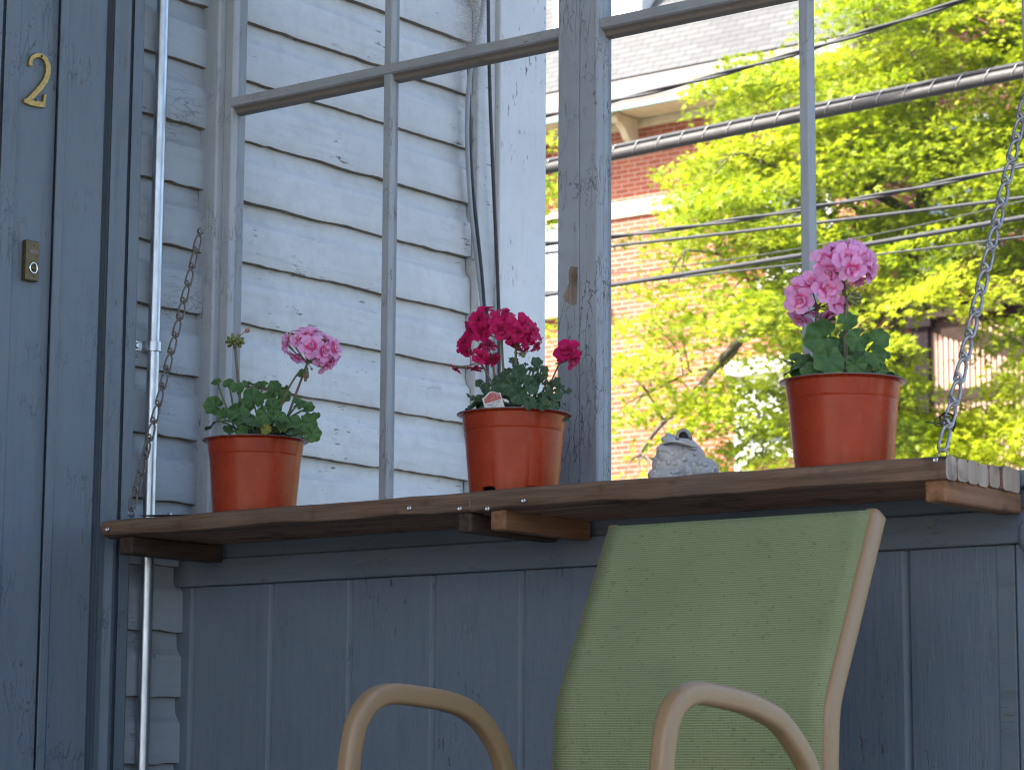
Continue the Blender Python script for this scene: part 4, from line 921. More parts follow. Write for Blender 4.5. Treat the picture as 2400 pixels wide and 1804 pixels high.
# ray-march the ellipsoids for the warts' place on the skin
ell = [(960, 1010, .01, 520, 480, 420, 0), (930, 1240, .0, 560, 520, 190, 0), (860, 760, -.005, 330, 330, 280, 0), (1180, 870, .02, 430, 400, 400, 30), (1560, 1120, -.005, 330, 360, 200, 12), (1640, 1040, .01, 250, 300, 180, 20), (480, 1230, -.01, 130, 200, 140, 0), (1240, 1180, -.025, 110, 150, 190, -15)]
for x, y, s_ in b.warts:
    base = TP(x, y, 0.0); d_ = (base - CAM).normalized(); L0 = (base - CAM).length; hit = None
    for st_i in range(160):
        P0 = CAM + d_ * (L0 - .08 + st_i * .001)
        for (ex, ey, edy, rx, ry, rz, tl) in ell:
            a = AX if not tl else tuple(Quaternion(FW, R_(tl)) @ v for v in AX); w_ = P0 - TP(ex, ey, edy)
            if (w_.dot(a[0]) / (rx * k_)) ** 2 + (w_.dot(a[1]) / (ry * k_)) ** 2 + (w_.dot(a[2]) / (rz * k_)) ** 2 < 1: hit = P0; break
        if hit: break
    if hit: b.ball(hit, s_ * k_ * .95, 12, 8)
b.v = [(x, y, max(z, STOP + .0003)) for x, y, z in b.v]
bo = b.build('body', M['toad'], toad, smooth=True)
rm = bo.modifiers.new('remesh', 'REMESH'); rm.mode = 'VOXEL'; rm.voxel_size = .0011; rm.use_smooth_shade = True
sm = bo.modifiers.new('smooth', 'SMOOTH'); sm.factor = .5; sm.iterations = 3
# upper jaw / head above the mouth slit, tilted back
b = MB(); blob(960, 500, .004, 330, 330, 120, 10); blob(1180, 540, .012, 260, 300, 130, 18); blob(1260, 600, .012, 190, 250, 90, 25)
blob(820, 430, .0, 110, 120, 110, -10); blob(780, 400, .0, 60, 80, 90, 10); blob(870, 420, .0, 60, 80, 80, -20)
for t in np.linspace(0, 1, 12):                                         # lip rolled along the front of the upper jaw
    b.ball(TP(650 + 740 * t, 560 - 95 * math.sin(math.pi * min(1, t * 1.1)) ** 1 * (1 - t * .35) + 45 * t, -.030 + .03 * abs(t - .35)), (48 * k_, 60 * k_, 30 * k_), 12, 8)
hd = b.build('head', M['toad'], toad, smooth=True)
rm = hd.modifiers.new('remesh', 'REMESH'); rm.mode = 'VOXEL'; rm.voxel_size = .0010; rm.use_smooth_shade = True
sm = hd.modifiers.new('smooth', 'SMOOTH'); sm.factor = .5; sm.iterations = 3
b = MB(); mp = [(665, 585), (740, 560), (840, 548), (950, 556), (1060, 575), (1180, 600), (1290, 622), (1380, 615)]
b.tube([TP(x, y, -.0335 + .028 * abs(i / 7 - .4)) for i, (x, y) in enumerate(mp)], [6 * k_, 15 * k_, 22 * k_, 24 * k_, 20 * k_, 17 * k_, 14 * k_, 6 * k_], 10); b.build('mouth_shade', simple('toad_mouth_shade', (.10, .095, .085), .9), toad, smooth=True)  # dark tube stands in for the shadow in the mouth slit
b = MB(); arch = [(1010, 470), (985, 420), (990, 360), (1020, 300), (1070, 262), (1130, 250), (1190, 270), (1230, 320), (1265, 390), (1290, 460)]
b.tube([TP(x, y, -.012) for x, y in arch], [34 * k_] * len(arch), 12); b.build('brow', M['toad'], toad, smooth=True)
b = MB(); b.ball(TP(1130, 390, .004), (125 * k_, 90 * k_, 118 * k_), 20, 14, AX); b.build('eye_hollow_shade', simple('toad_eye_shade', (.035, .03, .028), .9), toad, smooth=True)  # dark ball stands in for the shade inside the hollow eye

# ================================================================== SMALL THINGS ON THE SHELF
z5 = 5.53
def SP(x, y, yy): return ony(220 + x / z5, 1120 + y / z5, yy, 1)
b = MB(); bl_ = [(590, 458, .2), (620, 462, .7), (700, 476, 1), (800, 488, 1), (900, 500, 1), (1050, 505, .9)]
P = [Vector((SP(x, y, -.252).x, -.252 + .03 * i / 5, STOP + .0035 + .0022 * (1 - i / 5))) for i, (x, y, w_) in enumerate(bl_)]
b.tube(P, [.004 * w_ for _, _, w_ in bl_], 8, prof=[(1.4, 0), (.9, .38), (-.9, .38), (-1.4, 0), (-.9, -.38), (.9, -.38)], up=(0, 0, 1))
tag(b.build('flat_tool', M['dark'], bevel=.0004), 'flat dark metal tool with a pointed tip lying on the shelf by the brown chain', 'tool')
b = MB(); p0 = SP(855, 440, -.20); p1 = SP(1165, 478, -.20); b.box(p0.x, p1.x, -.20, -.15, STOP + .001, STOP + .0085)
tag(b.build('black_tray', M['black_plastic'], bevel=.002), 'thin black plastic tray lying on the shelf behind the flat dark tool', 'tray')
b = MB(); q0 = SP(985, 430, -.17); r = np.random.default_rng(4)
V = []; 
for i in range(7):
    for j in range(14):
        a = 2 * math.pi * j / 14; t = i / 6; rr_ = .0085 * math.sin(math.pi * .5 * (1 - t) + .0) + .0006; V.append((q0.x + rr_ * math.cos(a) * (1 + .12 * (-1) ** j), -.17 + rr_ * math.sin(a), STOP + .009 + .010 * t + r.uniform(-.0008, .0008)))
b.add(V, [(i * 14 + j, i * 14 + (j + 1) % 14, (i + 1) * 14 + (j + 1) % 14, (i + 1) * 14 + j) for i in range(6) for j in range(14)])
tag(b.build('foil_cap', M['chrome'], smooth=True), 'small crumpled silver foil cap sitting on the thin black tray', 'foil cap')
# curved steel trowel blade in front of the siding
zz = 4.424
def MP(x, y, yy): return ony(960 + x / zz, 1100 + y / zz, yy, 1)
b = MB(); V = []; nx, ny = 24, 6; prof_ = [(175, 325), (190, 300), (230, 325), (270, 308), (310, 285), (350, 284), (400, 294), (470, 306), (560, 314)]
xs = [q_[0] for q_ in prof_]; ys_ = [q_[1] for q_ in prof_]
for i in range(nx + 1):
    xx = 175 + (585 - 175) * i / nx; yy = np.interp(xx, xs, ys_); pz = MP(xx, yy, -.12)
    for j in range(ny + 1):
        t = j / ny; V.append((pz.x, -.12 - .05 * t, max(STOP + .002, pz.z - .003 * t - .002 * math.sin(3.1 * t))))
V2 = [(x, y, z - .0012) for x, y, z in V]; F = [(i * (ny + 1) + j, i * (ny + 1) + j + 1, (i + 1) * (ny + 1) + j + 1, (i + 1) * (ny + 1) + j) for i in range(nx) for j in range(ny)]
b.add(V, F); b.add(V2, [f[::-1] for f in F])
tag(b.build('trowel_blade', M['steel'], smooth=True), 'bent grey steel trowel blade lying on the shelf beside the crimson geranium', 'trowel')
q0 = MP(640, 300, -.065); b = MB(); b.lathe([(0, .0), (.018, .001), (.026, .008), (.028, .018), (.026, .020), (.024, .017), (.02, .010), (0, .006)], (q0.x + .002, -.062, STOP), 28)
tag(b.build('saucer', M['pale'], smooth=True), 'small pale saucer half hidden behind the crimson geranium pot', 'saucer')

# ================================================================== CHAIR
chair = empty('patio_chair', (1.57, -.75, 0), 'patio chair with green mesh sling and tan metal frame standing under the shelf', 'chair')
CX0, CX1 = 1.338, 1.786
side = [(-.412, .952), (-.453, .870), (-.494, .788), (-.534, .708), (-.546, .672), (-.551, .62), (-.557, .55), (-.580, .465), (-.62, .425), (-.70, .405), (-.85, .405), (-1.0, .425), (-1.08, .435)]
def spl(pts, n=5):
    pts = [Vector(p) for p in pts]; out = []
    for i in range(len(pts) - 1):
        p0, p1, p2, p3 = pts[max(0, i - 1)], pts[i], pts[i + 1], pts[min(len(pts) - 1, i + 2)]
        for t in np.linspace(0, 1, n, endpoint=False): out.append(.5 * ((2 * p1) + (p2 - p0) * t + (2 * p0 - 5 * p1 + 4 * p2 - p3) * t * t + (3 * p1 - p0 - 3 * p2 + p3) * t ** 3))
    out.append(pts[-1]); return out
def rrect(a, c, r_, n=4):
    o = []
    for sx, sy, a0 in ((1, 1, 0), (-1, 1, 90), (-1, -1, 180), (1, -1, 270)):
        for q_ in np.linspace(a0, a0 + 90, n): o.append((sx * (a - r_) + r_ * math.cos(R_(q_)), sy * (c - r_) + r_ * math.sin(R_(q_))))
    return o
def back_off(pts, d):
    out = []
    for i, q_ in enumerate(pts):
        t = (pts[min(i + 1, len(pts) - 1)] - pts[max(i - 1, 0)]).normalized(); out.append(q_ + Vector((0, -t.z, t.y)) * d)
    return out
for x in (CX0 + .0045, CX1 - .001):
    b = MB(); P = back_off(spl([(x, y, z) for y, z in side]), .0150); b.tube(P, 1, prof=rrect(.0165, .0105, .007), up=(1, 0, 0)); o = b.build('side_rail', M['tan'], chair, smooth='auto', angle=50)
    c = MB(); t_ = (P[0] - P[1]).normalized(); c.tube([P[0] + t_ * .0002, P[0] + t_ * .002], 1, prof=rrect(.017, .011, .007), up=(1, 0, 0)); c.build('end_cap', M['tan'], o, smooth='auto')
# sling
P = spl([(0, y, z) for y, z in side[:-1]], 6); V = []; UVl = []; nxs = 18; s_acc = 0
for i, q_ in enumerate(P):
    if i: s_acc += (q_ - P[i - 1]).length
    tn = (P[min(i + 1, len(P) - 1)] - P[max(i - 1, 0)]).normalized(); nn = Vector((0, tn.z, -tn.y))
    for j in range(nxs + 1):
        t = j / nxs; V.append((CX0 + (CX1 - CX0) * t, q_.y - nn.y * 0.0 - .003 * 4 * t * (1 - t) * nn.y * (1 if i > 3 else i / 3), q_.z - .003 * 4 * t * (1 - t) * nn.z * (1 if i > 3 else i / 3))); UVl.append(((CX1 - CX0) * t, s_acc))
b = MB(); F = [(i * (nxs + 1) + j, i * (nxs + 1) + j + 1, (i + 1) * (nxs + 1) + j + 1, (i + 1) * (nxs + 1) + j) for i in range(len(P) - 1) for j in range(nxs)]
b.add(V, F); sl_ = b.build('sling', M['sling'], chair, smooth=True)
uv = sl_.data.uv_layers.new(name='UVMap')
for lp_ in sl_.data.loops: uv.data[lp_.index].uv = UVl[lp_.vertex_index]
so_ = sl_.modifiers.new('solid', 'SOLIDIFY'); so_.thickness = .002
# hem pockets along the edges of the sling
armL = [(-.975, .40), (-.968, .589), (-.964, .615), (-.955, .650), (-.940, .673), (-.917, .692), (-.888, .702), (-.857, .704), (-.804, .701), (-.758, .697), (-.712, .688), (-.674, .671), (-.645, .648), (-.620, .618), (-.600, .575), (-.575, .52), (-.56, .47)]
armR = [(-1.005, .40), (-.999, .593), (-.994, .623), (-.984, .656), (-.959, .684), (-.919, .697), (-.878, .696), (-.815, .690), (-.761, .679), (-.717, .664), (-.672, .632), (-.644, .603), (-.622, .565), (-.59, .51), (-.57, .46)]
arm = [((a[0] + c[0]) / 2, (a[1] + c[1]) / 2) for a, c in zip(armL[:5], armR[:5])]
def arm_obj(x, pts, off):
    ctr = []
    for i, (y, z) in enumerate(pts):
        a, c = pts[max(0, i - 1)], pts[min(len(pts) - 1, i + 1)]; t = Vector((c[0] - a[0], c[1] - a[1])).normalized(); nn = Vector((t.y, -t.x)); ctr.append((x, y + nn.x * off, z + nn.y * off))
    low = [(x, pts[0][0] - .01, .0), (x, pts[0][0] - .006, .2)]
    P = [Vector(q_) for q_ in low + ctr[:1]] + spl(ctr[1:], 4); b = MB(); b.tube(P, 1, prof=rrect(.0142, .0118, .0068, 5), up=(1, 0, 0)); return b.build('arm', M['tan'], chair, smooth='auto', angle=50)
arm_obj(1.300, armL, .0118); arm_obj(1.824, armR, .0118)
for x in (CX0 - .012, CX1 + .012):
    b = MB(); b.tube(spl([(x, -.57, .47), (x, -.52, .30), (x, -.42, .0)]), 1, prof=rrect(.0125, .0105, .006, 5), up=(1, 0, 0)); b.build('leg', M['tan'], chair, smooth='auto', angle=50)
for (y, z) in ((-.70, .395), (-1.06, .425)):
    b = MB(); b.tube([(CX0, y, z), (CX1, y, z)], .011, 12); b.build('cross_bar', M['tan'], chair, smooth='auto')

# ================================================================== OVERHEAD CABLES (run along the street, parallel to the partition)
def cable(pts, Y, r, m, label, wrap=False, pair=False):
    P = [ony(u, v, Y) for u, v in pts]; xs = np.array([q_.x for q_ in P]); zs_ = np.array([q_.z for q_ in P])
    co = np.polyfit(xs, zs_, min(2, len(P) - 1)); xx = np.linspace(-14, 14, 240)
    d1 = np.polyder(co); xa, xb = xs.min() - .4, xs.max() + .4
    def z(x):
        if x < xa: return np.polyval(co, xa) + np.polyval(d1, xa) * (x - xa)
        if x > xb: return np.polyval(co, xb) + np.polyval(d1, xb) * (x - xb)
        return np.polyval(co, x)
    L = [Vector((x, Y, z(x))) for x in xx]
    if wrap:
        root = empty('utility_cable', (0, Y, z(0.0)), label, 'cable', 'cables strung along the street')
        b = MB(); b.tube([q_ + Vector((0, 0, -r * .35)) for q_ in L], r * .95, 16); b.build('sheath', m, root, smooth=True)
        b = MB(); b.tube([q_ + Vector((0, -r * .3, r * .80)) for q_ in L], r * .42, 12); b.build('messenger_strand', M['wire'], root, smooth=True)
        H = []; n_ = 3600
        for i in range(n_):
            x = -7 + 10 * i / n_; a = -2 * math.pi * x / .125; H.append(Vector((x, Y + math.cos(a) * r * 1.02, z(x) + (math.sin(a) * r * 1.24) + r * .0)))
        b = MB(); b.tube(H, .0016, 5); b.build('lashing', M['wrap'], root, smooth=True); return root
    b = MB()
    if pair:
        for s_ in (0, math.pi):
            b.tube([Vector((x, Y + math.cos(x * 9 + s_) * r * .55, z(x) + math.sin(x * 9 + s_) * r * .55)) for x in np.linspace(-8, 5, 700)], r * .62, 7)
    else: b.tube(L, r, 10)
    return tag(b.build('utility_cable', m, smooth=True), label, 'cable', 'cables strung along the street')
cable([(1180, 251), (1320, 217), (1510, 172), (1727, 115), (1900, 60), (2080, 0)], 5.4, .011, M['wire'], 'topmost overhead cable crossing the slate roof', pair=True)
cable([(1190, 358), (1320, 331), (1530, 287), (1760, 241), (2000, 194), (2212, 150)], 5.6, .028, M['wire_big'], 'thick lashed telephone cable spiralled with bright wire', wrap=True)
cable([(1190, 527), (1320, 509), (1500, 488), (1727, 456), (1950, 410), (2190, 362)], 5.5, .0105, M['wire'], 'twisted overhead cable next below the thick lashed one', pair=True)
cable([(1190, 545), (1320, 531), (1500, 513), (1727, 488), (1950, 455), (2200, 430)], 5.7, .0075, M['wire'], 'smooth dark cable close under the twisted cable')
cable([(1190, 636), (1320, 615), (1567, 577), (1727, 554), (1950, 513), (2205, 471)], 5.6, .0105, M['wire'], 'smooth grey overhead cable passing behind the tall pink geranium', )
cable([(1320, 616), (1567, 588), (1727, 568), (1970, 543), (2205, 511)], 6.3, .0045, M['wire'], 'thin cable lowest of the overhead cables')
cable([(1320, 590), (1567, 562), (1727, 540), (1900, 500), (2120, 458)], 6.8, .0028, M['wire'], 'hair-thin overhead wire between the two smooth cables')

# ================================================================== BRICK BUILDING ACROSS THE STREET
BY = 24.0
bld = empty('brick_house', (-14, BY, 2.6), 'red brick house across the street with slate roof and bracketed eave behind the maple', 'house')
zW = 9.28; XL, XR = -34.0, -12.15
zb1, zb0 = 8.165, 7.945
b = MB(); b.box(XL, XR, BY, BY + 8, 2.4, zW); b.build('wall', M['brick'], bld)
b = MB(); b.box(XL, XR + .02, BY - .05, BY - .002, zb0, zb1); b.build('stone_band', M['stone'], bld, bevel=.01)
b = MB(); b.box(XL, XR + .05, BY - .09, BY - .003, 4.02, 4.20); b.build('stone_band', M['stone'], bld, bevel=.01)
OV = .80
b = MB(); b.box(XL, XR + .3, BY - OV + .06, BY - .002, zW - .02, zW + .03); b.build('soffit', M['soffit'], bld)
b = MB(); b.prism([(BY - OV, zW + .0), (BY - OV - .03, zW + .05), (BY - OV - .06, zW + .12), (BY - OV - .11, zW + .30), (BY - OV + .10, zW + .34), (BY - OV + .10, zW + .0)], 'x', XL, XR + .35); b.build('gutter', M['cornice'], bld)
b = MB(); b.box(XL, XR + .31, BY - OV - .0, BY - OV + .055, zW - .07, zW - .001); b.build('teal_moulding', M['teal'], bld, bevel=.01)
b = MB(); b.box(XL, XR, BY - .12, BY - .004, zW - .13, zW - .022); b.build('frieze', M['soffit'], bld, bevel=.02)
for k in range(8):
    x = -15.62 - 1.85 * (k - 1); 
    if x > XR: continue
    b = MB(); b.prism([(BY - .13, zW - .03), (BY - .62, zW - .03), (BY - .66, zW - .10), (BY - .60, zW - .17), (BY - .55, zW - .16), (BY - .45, zW - .22), (BY - .36, zW - .33), (BY - .22, zW - .42), (BY - .13, zW - .44)], 'x', x - .055, x + .055); b.build('bracket', M['soffit'], bld, bevel=.012)
b = MB(); b.prism([(BY - OV - .05, zW + .345), (BY + 4, zW + 6.2), (BY + 4, zW + .345)], 'x', XL, XR + .3); b.build('roof', M['slate'], bld)
# dormer
dxr = ony(1270 + 700 / 2.772, 160 / 2.772, BY + .2, 1).x; dz = 10.245
dm = MB(); dm.box(dxr - 1.5, dxr, BY + .0, BY + 2.6, zW + .7, zW + 3.0); do = dm.build('dormer', M['white'], bld)
b = MB(); b.box(dxr - 1.32, dxr - .42, BY - .03, BY - .002, dz + .1, dz + 1.7); b.build('pane', M['bluepane'], do)
b = MB(); b.box(dxr - 1.6, dxr + .08, BY - .14, BY - .004, dz - .14, dz); b.build('sill', M['pinksill'], do, bevel=.02)
# windows
def window(x0, x1, z0, z1, glass, parent, y=BY, mull=True):
    b = MB(); wf = .09
    for a in ((x0, x0 + wf, z0, z1), (x1 - wf, x1, z0, z1), (x0 + wf, x1 - wf, z1 - wf, z1), (x0 + wf, x1 - wf, z0, z0 + wf)): b.box(a[0], a[1], y - .05, y + .05, a[2], a[3])
    zm = (z0 + z1) / 2
    if mull: b.box(x0 + wf, x1 - wf, y - .045, y + .05, zm - .04, zm + .04)
    f = b.build('window', M['white'], parent, bevel=.006)
    p_ = MB(); p_.box(x0 + wf * .5, x1 - wf * .5, y - .02, y - .012, z0 + wf * .5, z1 - wf * .5); p_.build('pane', glass, f)
    s_ = MB(); s_.box(x0 - .1, x1 + .1, y - .14, y - .004, z0 - .15, z0 - .002); s_.build('sill', M['stone'], f, bevel=.01); return f
wz1, wz0 = ony(1277, 558, BY, 1).z, ony(1304, 690, BY, 1).z; wx = ony(1283, 600, BY, 1).x
window(wx - .08, wx + .95, wz0 - .2, wz1 + .25, M['bluepane'], bld)
window(wx + 3.6, wx + 4.6, wz0 - .2, wz1 + .25, M['winglass'], bld); window(wx - 3.6, wx - 2.6, wz0 - .2, wz1 + .25, M['winglass'], bld)
bw = ony(2221, 388, BY, 1)
# entrance: white surround, transom, red door
ex = ony(1650 + 520 / 6.396, 850 + 1500 / 6.396, BY - .1, 1).x; ed = ony(1650 + 690 / 6.396, 850 + 1460 / 6.396, BY - .1, 1)
zd = ed.z; zl = ony(1650 + 900 / 6.396, 850 + 1215 / 6.396, BY - .1, 1).z; zt_ = ony(1650 + 770 / 6.396, 850 + 1075 / 6.396, BY - .1, 1).z
ent = MB(); ent.box(ex, ex + .20, BY - .2, BY - .003, 2.5, zt_ + .75); ent.box(ex + 1.35, ex + 1.55, BY - .2, BY - .003, 2.5, zt_ + .75); ent.box(ex + .2, ex + 1.35, BY - .18, BY - .003, zd, zl); ent.box(ex + .2, ex + 1.35, BY - .18, BY - .003, zt_, zt_ + .75); ent.box(ex - .08, ex + 1.63, BY - .34, BY - .003, zt_ + .751, zt_ + .95)
en = ent.build('entrance_surround', M['white'], bld, bevel=.008)
b = MB(); b.box(ex + .2, ex + 1.35, BY - .06, BY - .004, zl, zt_); b.build('transom', M['winglass'], en)
b = MB(); b.box(ex + .22, ex + 1.33, BY - .05, BY - .004, 2.55, zd - .002)
for (a, c, e, f_) in ((.32, .72, 2.8, 3.5), (.82, 1.22, 2.8, 3.5), (.32, .72, 3.65, zd - .15), (.82, 1.22, 3.65, zd - .15)): b.box(ex + a, ex + c, BY - .065, BY - .051, e, f_)
b.build('door', M['reddoor'], bld, bevel=.01)
# second brick building with pinkish render and pale blue windows further right
bl2 = empty('brick_house', (-7, BY + 1.6, 2.6), 'brown brick house with pale blue windows glimpsed through the maple leaves', 'house')
b = MB(); b.box(-12.0, 6, BY + 1.4, BY + 9, 2.4, 5.85); b.box(-12.0, 6, BY + 1.4, BY + 9, 6.0, 11.5); b.build('wall', M['brick2'], bl2)
b = MB(); b.box(-12.02, 6.02, BY + 1.36, BY + 9, 5.851, 5.999); b.build('belt_course', M['brick2'], bl2, bevel=.01)
b = MB(); b.prism([(BY + .8, 11.5), (BY + 5.2, 14), (BY + 9.6, 11.5)], 'x', -12.4, 6.4); b.build('roof', M['slate'], bl2)
for (u, v) in ((2242, 430), (2100, 668)):
    q_ = ony(u, v, BY + 1.4, 1); window(q_.x - .55, q_.x + .55, q_.z - .85, q_.z + .85, M['bluepane'], bl2, BY + 1.4)
for dx in (2.6, 5.0, 7.4): q_ = ony(2242, 430, BY + 1.4, 1); window(q_.x + dx - .5, q_.x + dx + .5, q_.z - .85, q_.z + .85, M['winglass'], bl2, BY + 1.4)

# ================================================================== OUTSIDE WOODEN STAIR WITH PALE BALUSTERS
SYY = 22.5; kk = 3.695
def WP(x, y): return ony(2000 + x / kk, 650 + y / kk, SYY, 1)
stair = empty('wooden_stair', WP(700, 900), 'outside wooden stair with pale balusters and a dark post behind the grey chain', 'stair')
pt, pb = WP(612, 430), WP(612, 900)
b = MB(); b.box(pt.x - .11, pt.x + .11, SYY - .11, SYY + .11, 2.5, pt.z + .05); b.box(pt.x - .17, pt.x + .17, SYY - .16, SYY + .16, pt.z - .03, pt.z + .10); b.build('post', M['darkpost'], stair, bevel=.01)
a_, c_ = WP(572, 450), WP(440, 790); b = MB(); b.tube([a_, c_, c_ + (c_ - a_) * 1.2], 1, prof=[(-.05, -.05), (.05, -.05), (.05, .05), (-.05, .05)]); b.build('brace', M['darkpost'], stair)
ra, rb = WP(500, 335), WP(1478, 650); ra2 = ra + (ra - rb) * .15; rb2 = rb + (rb - ra) * .7
b = MB(); b.tube([ra2, rb2], 1, prof=[(-.05, -.10), (.05, -.10), (.05, .10), (-.05, .10)], up=(0, 0, 1)); b.build('sloping_beam', M['brownbeam'], stair)
sp_ = (WP(945, 490).x - WP(672, 460).x) / 6; x0 = WP(672, 460).x
for i in range(26):
    x = x0 + sp_ * i; t = (x - ra.x) / (rb.x - ra.x); zt2 = ra.z + (rb.z - ra.z) * t - .06
    b = MB(); b.box(x - .022, x + .022, SYY - .03, SYY + .03, 2.55, zt2); b.build('baluster', M['slat'], stair)
for i in range(18):
    x = x0 - sp_ * .5 + sp_ * i; t = (x - ra.x) / (rb.x - ra.x); zt2 = ra.z + (rb.z - ra.z) * t
    b = MB(); b.box(x - .018, x + .018, SYY - .03, SYY + .03, zt2 + .11, zt2 + .22 + (.0 if i % 2 else .03)); b.build('upper_baluster', M['slat'], stair)
q_ = WP(700, 1040); b = MB(); b.box(q_.x - .3, q_.x + 3.6, SYY - .06, SYY + .06, q_.z - .07, q_.z + .07); b.build('rail', M['brownbeam'], stair)
b = MB(); b.box(-10.9, -4, SYY + .25, BY + 1.38, 5.93, 6.05); b.build('shade_slab', M['darkpost'], stair)  # slab added to cast shade on the wall behind the balusters
q_ = WP(560, 260); b = MB()
for i in range(9): b.obox(q_ + Vector((.12 * i - .1, .5, .04 * (i % 2))), Vector((.02, 0, 0)), Vector((0, .7, .0)), Vector((0, 0, .06)))
b.obox(q_ + Vector((.4, -.1, -.12)), Vector((.75, 0, 0)), Vector((0, .05, 0)), Vector((0, 0, .05))); b.build('rafters', M['brownbeam'], stair)

# ================================================================== MAPLE
def DP(u, v, dep): q_ = ray(u, v); return CAM + q_ * dep
tb = DP(1975, 1100, 20.0); tb.z = -.9
maple = empty('maple_tree', tb, 'bright yellow-green spring maple filling the right window in front of the brick house', 'tree')
trunk = [Vector((tb.x + .1, tb.y, -.95)), Vector((tb.x + .05, tb.y, .8)), DP(1985, 1000, 20), DP(1935, 780, 20), DP(1955, 620, 20.1), DP(1990, 450, 20.2), DP(2003, 300, 20.3), DP(2020, 60, 20.4), DP(2040, -300, 20.5)]
b = MB(); tp_ = spl(trunk, 6); b.tube(tp_, list(np.interp(np.linspace(0, 1, len(tp_)), [0, .1, .3, .6, 1], [.20, .13, .075, .06, .025])), 14); b.build('trunk', M['bark'], maple, smooth=True)
limbs = [([(1945, 640, 20), (1850, 670, 19.7), (1740, 690, 19.5), (1622, 722, 19.3), (1567, 767, 19.2), (1500, 848, 19.1), (1424, 922, 19.0), (1380, 985, 19)], .055, .012),
         ([(1600, 740, 19.3), (1560, 790, 19.4), (1490, 805, 19.4), (1400, 850, 19.5)], .02, .006),
         ([(1985, 470, 20.2), (1870, 410, 20), (1790, 400, 19.8), (1700, 370, 19.6), (1600, 330, 19.5)], .045, .01),
         ([(1958, 600, 20.1), (1890, 480, 19.9), (1840, 440, 19.8), (1800, 350, 19.7)], .035, .01),
         ([(2000, 330, 20.3), (1940, 200, 20.1), (1905, 140, 20), (1870, 60, 20)], .04, .012), ([(2005, 290, 20.3), (1985, 190, 20.2), (2010, 110, 20.2), (2045, 30, 20.2)], .035, .012),
         ([(1990, 430, 20.2), (2080, 380, 20.4), (2150, 310, 20.5), (2260, 260, 20.6)], .045, .015), ([(1960, 590, 20.1), (2050, 620, 20.0), (2140, 590, 19.9), (2260, 570, 19.8)], .05, .015),
         ([(1945, 640, 20), (2030, 650, 19.8), (2120, 690, 19.7), (2230, 760, 19.6)], .028, .010), ([(1950, 640, 20), (1900, 690, 19.6), (1870, 705, 19.3), (1820, 760, 19)], .03, .01),
         ([(1985, 900, 20), (1890, 880, 19.6), (1770, 900, 19.3), (1650, 930, 19.1)], .03, .008), ([(1700, 700, 19.4), (1640, 640, 19.2), (1580, 560, 19.1), (1480, 540, 19)], .025, .008), ([(1900, 660, 19.8), (1780, 600, 19.4), (1660, 500, 19.2), (1560, 440, 19.1)], .03, .008)]
tips = []
for pts, r0, r1 in limbs:
    P = spl([DP(*a) for a in pts], 6); b = MB(); b.tube(P, list(np.linspace(r0, r1, len(P))), 9); b.build('limb', M['bark'], maple, smooth=True); tips += P
tipa = np.array([tuple(q_) for q_ in tips])
edge_v = [-400, -200, 0, 90, 115, 140, 150, 230, 265, 340, 400, 500, 600, 660, 1200]; edge_u = [1950, 1850, 1800, 1785, 1740, 1560, 1450, 1445, 1520, 1525, 1465, 1415, 1365, 1315, 1300]
thin = [(1925, 2195, 650, 880, .03), (1950, 2090, 330, 470, .35), (1590, 1720, 955, 1060, .05), (1560, 1690, 850, 955, .5), (1390, 1560, 820, 1010, .7), (1890, 1990, 560, 700, .4), (2090, 2212, 420, 600, .6), (1330, 1450, 880, 1010, .7)]
r = np.random.default_rng(77)
star = []
for k in range(5):
    a = R_(90 + (k - 2) * 58); L_ = (1, .92, .66)[abs(k - 2)]
    star.append((L_ * math.cos(a), L_ * math.sin(a), a))
outline = []
for k in range(5):
    x, y, a = star[k]
    outline.append((x, y))
    if k < 4: a2 = (a + star[k + 1][2]) / 2; outline.append((.30 * math.cos(a2), .30 * math.sin(a2)))
outline.append((0, -.22)); outline = np.array(outline)[:, :]; m_ = len(outline)
sprays = []
tries = 0
while len(sprays) < 900 and tries < 9000:
    tries += 1
    if r.uniform() < .84: u, v = r.uniform(1150, 2300), r.uniform(-80, 1080)
    else: u, v = r.uniform(1600, 2900), r.uniform(-700, 1150)
    dep = r.normal(20.0 - .0020 * max(0, v - 300), .75)          # the lower boughs reach out toward the street and the sun
    cc = DP(u, v, dep); tone_c = r.uniform(.05, .95)
    for _ in range(int(r.integers(3, 7))):                        # one bough = a handful of overlapping sprays
        c = cc + Vector((r.normal(0, .20), r.normal(0, .20), r.normal(0, .07))); u2, v2, d2 = proj(c)
        eu = float(np.interp(v2, edge_v, edge_u)) + r.normal(0, 9); keep = 1.0
        if u2 < eu + 18:
            keep = 0.0
            if u2 < 1240 and (370 < v2 < 480 or 285 < v2 < 320 or 670 < v2 < 720): keep = .5
        for (a, c_, e, f_, pr_) in thin:
            if a < u2 < c_ and e < v2 < f_: keep = min(keep, pr_)
        if r.uniform() > keep: continue
        sprays.append((c, tone_c, u2))
nL = 0; LV = []; LT = []; tw_b = MB()
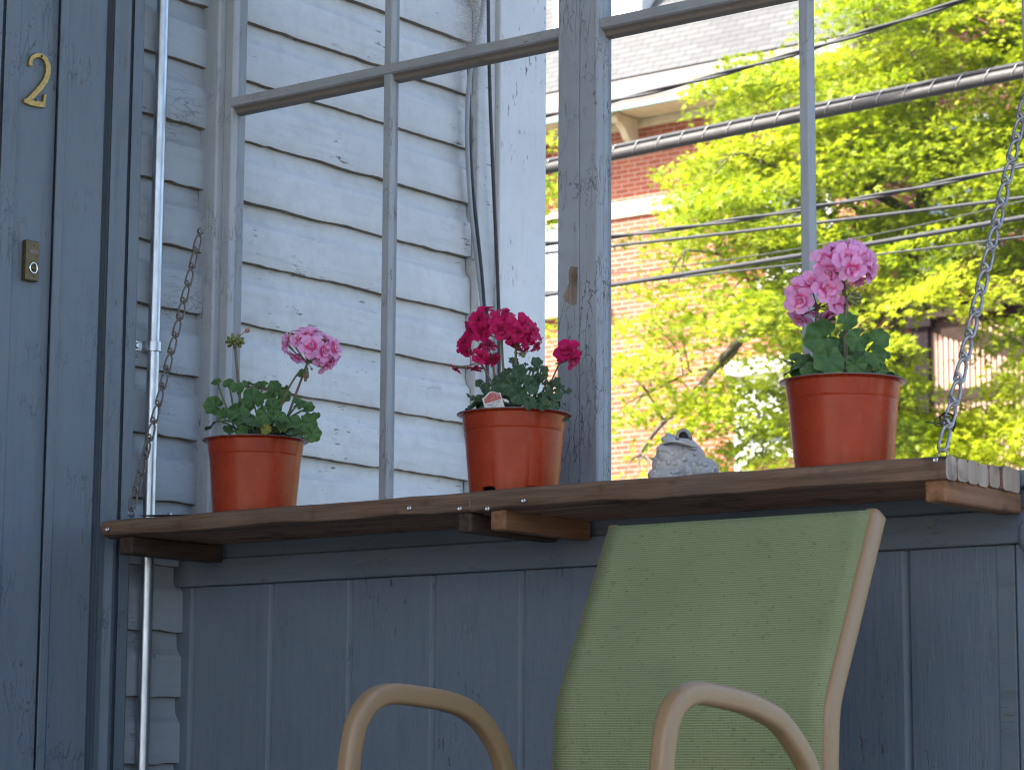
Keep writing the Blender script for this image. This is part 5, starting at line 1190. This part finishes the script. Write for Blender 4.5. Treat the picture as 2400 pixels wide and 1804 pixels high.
for (c, tone_c, u) in sprays:
    big = r.uniform(.26, .52) * (.72 if u < 1520 else 1); n_ = int(70 * (big / .3) ** 2)
    tilt = Vector((r.normal(0, .22), r.normal(-.28, .2), 1)).normalized(); x_, y_, z_ = frame(tilt, (1, 0, 0)); tone0 = min(.95, max(.05, tone_c + r.normal(0, .12)))
    a = r.uniform(0, 6.283, n_); q = big * np.sqrt(r.uniform(0, 1, n_)); h = r.normal(0, .030, n_) - .30 * q * q / big
    px = np.array(c)[None, :] + np.outer(q * np.cos(a), np.array(x_)) + np.outer(q * np.sin(a), np.array(y_)) + np.outer(h, np.array(z_))
    for i in range(n_):
        nn = Vector(np.array(z_) + r.normal(0, .42, 3)).normalized(); t = Vector((math.cos(a[i]), math.sin(a[i]), -.35)); X, Y, Z = frame(nn, t); s_ = r.uniform(.034, .060)
        fold = r.uniform(.0, .35)
        pts = px[i][None, :] + s_ * (np.outer(outline[:, 1], np.array(X)) + np.outer(outline[:, 0], np.array(Y)) + np.outer(-fold * np.abs(outline[:, 0]) - .15 * outline[:, 1] ** 2, np.array(Z)))
        LV.append(pts); LT.append(np.clip(tone0 + r.normal(0, .2), 0, 1)); nL += 1
    d_ = np.linalg.norm(tipa - np.array(c)[None, :], axis=1); j = int(d_.argmin())
    if d_[j] < .75 and r.uniform() < .6: tw_b.tube(curve(tips[j], c, (r.normal(0, .05), r.normal(0, .05), .06), 5), [.008, .007, .006, .004, .003], 5)
LV = np.concatenate(LV); nl = nL
me = bpy.data.meshes.new('crown'); me.vertices.add(len(LV)); me.vertices.foreach_set('co', (LV - np.array(maple.location)[None, :]).astype(np.float32).ravel())
me.loops.add(nl * m_); me.loops.foreach_set('vertex_index', np.arange(nl * m_, dtype=np.int32)); me.polygons.add(nl)
me.polygons.foreach_set('loop_start', np.arange(nl, dtype=np.int32) * m_); me.polygons.foreach_set('loop_total', np.full(nl, m_, dtype=np.int32))
me.update(); me.validate()
at = me.attributes.new('tone', 'FLOAT', 'POINT'); at.data.foreach_set('value', np.repeat(np.array(LT, dtype=np.float32), m_))
me.materials.append(M['maple']); cw = bpy.data.objects.new('crown', me); COL.objects.link(cw); cw.parent = maple
tw_b.build('twigs', M['bark'], maple, smooth=True)
print('leaves', nL, 'sprays', len(sprays))
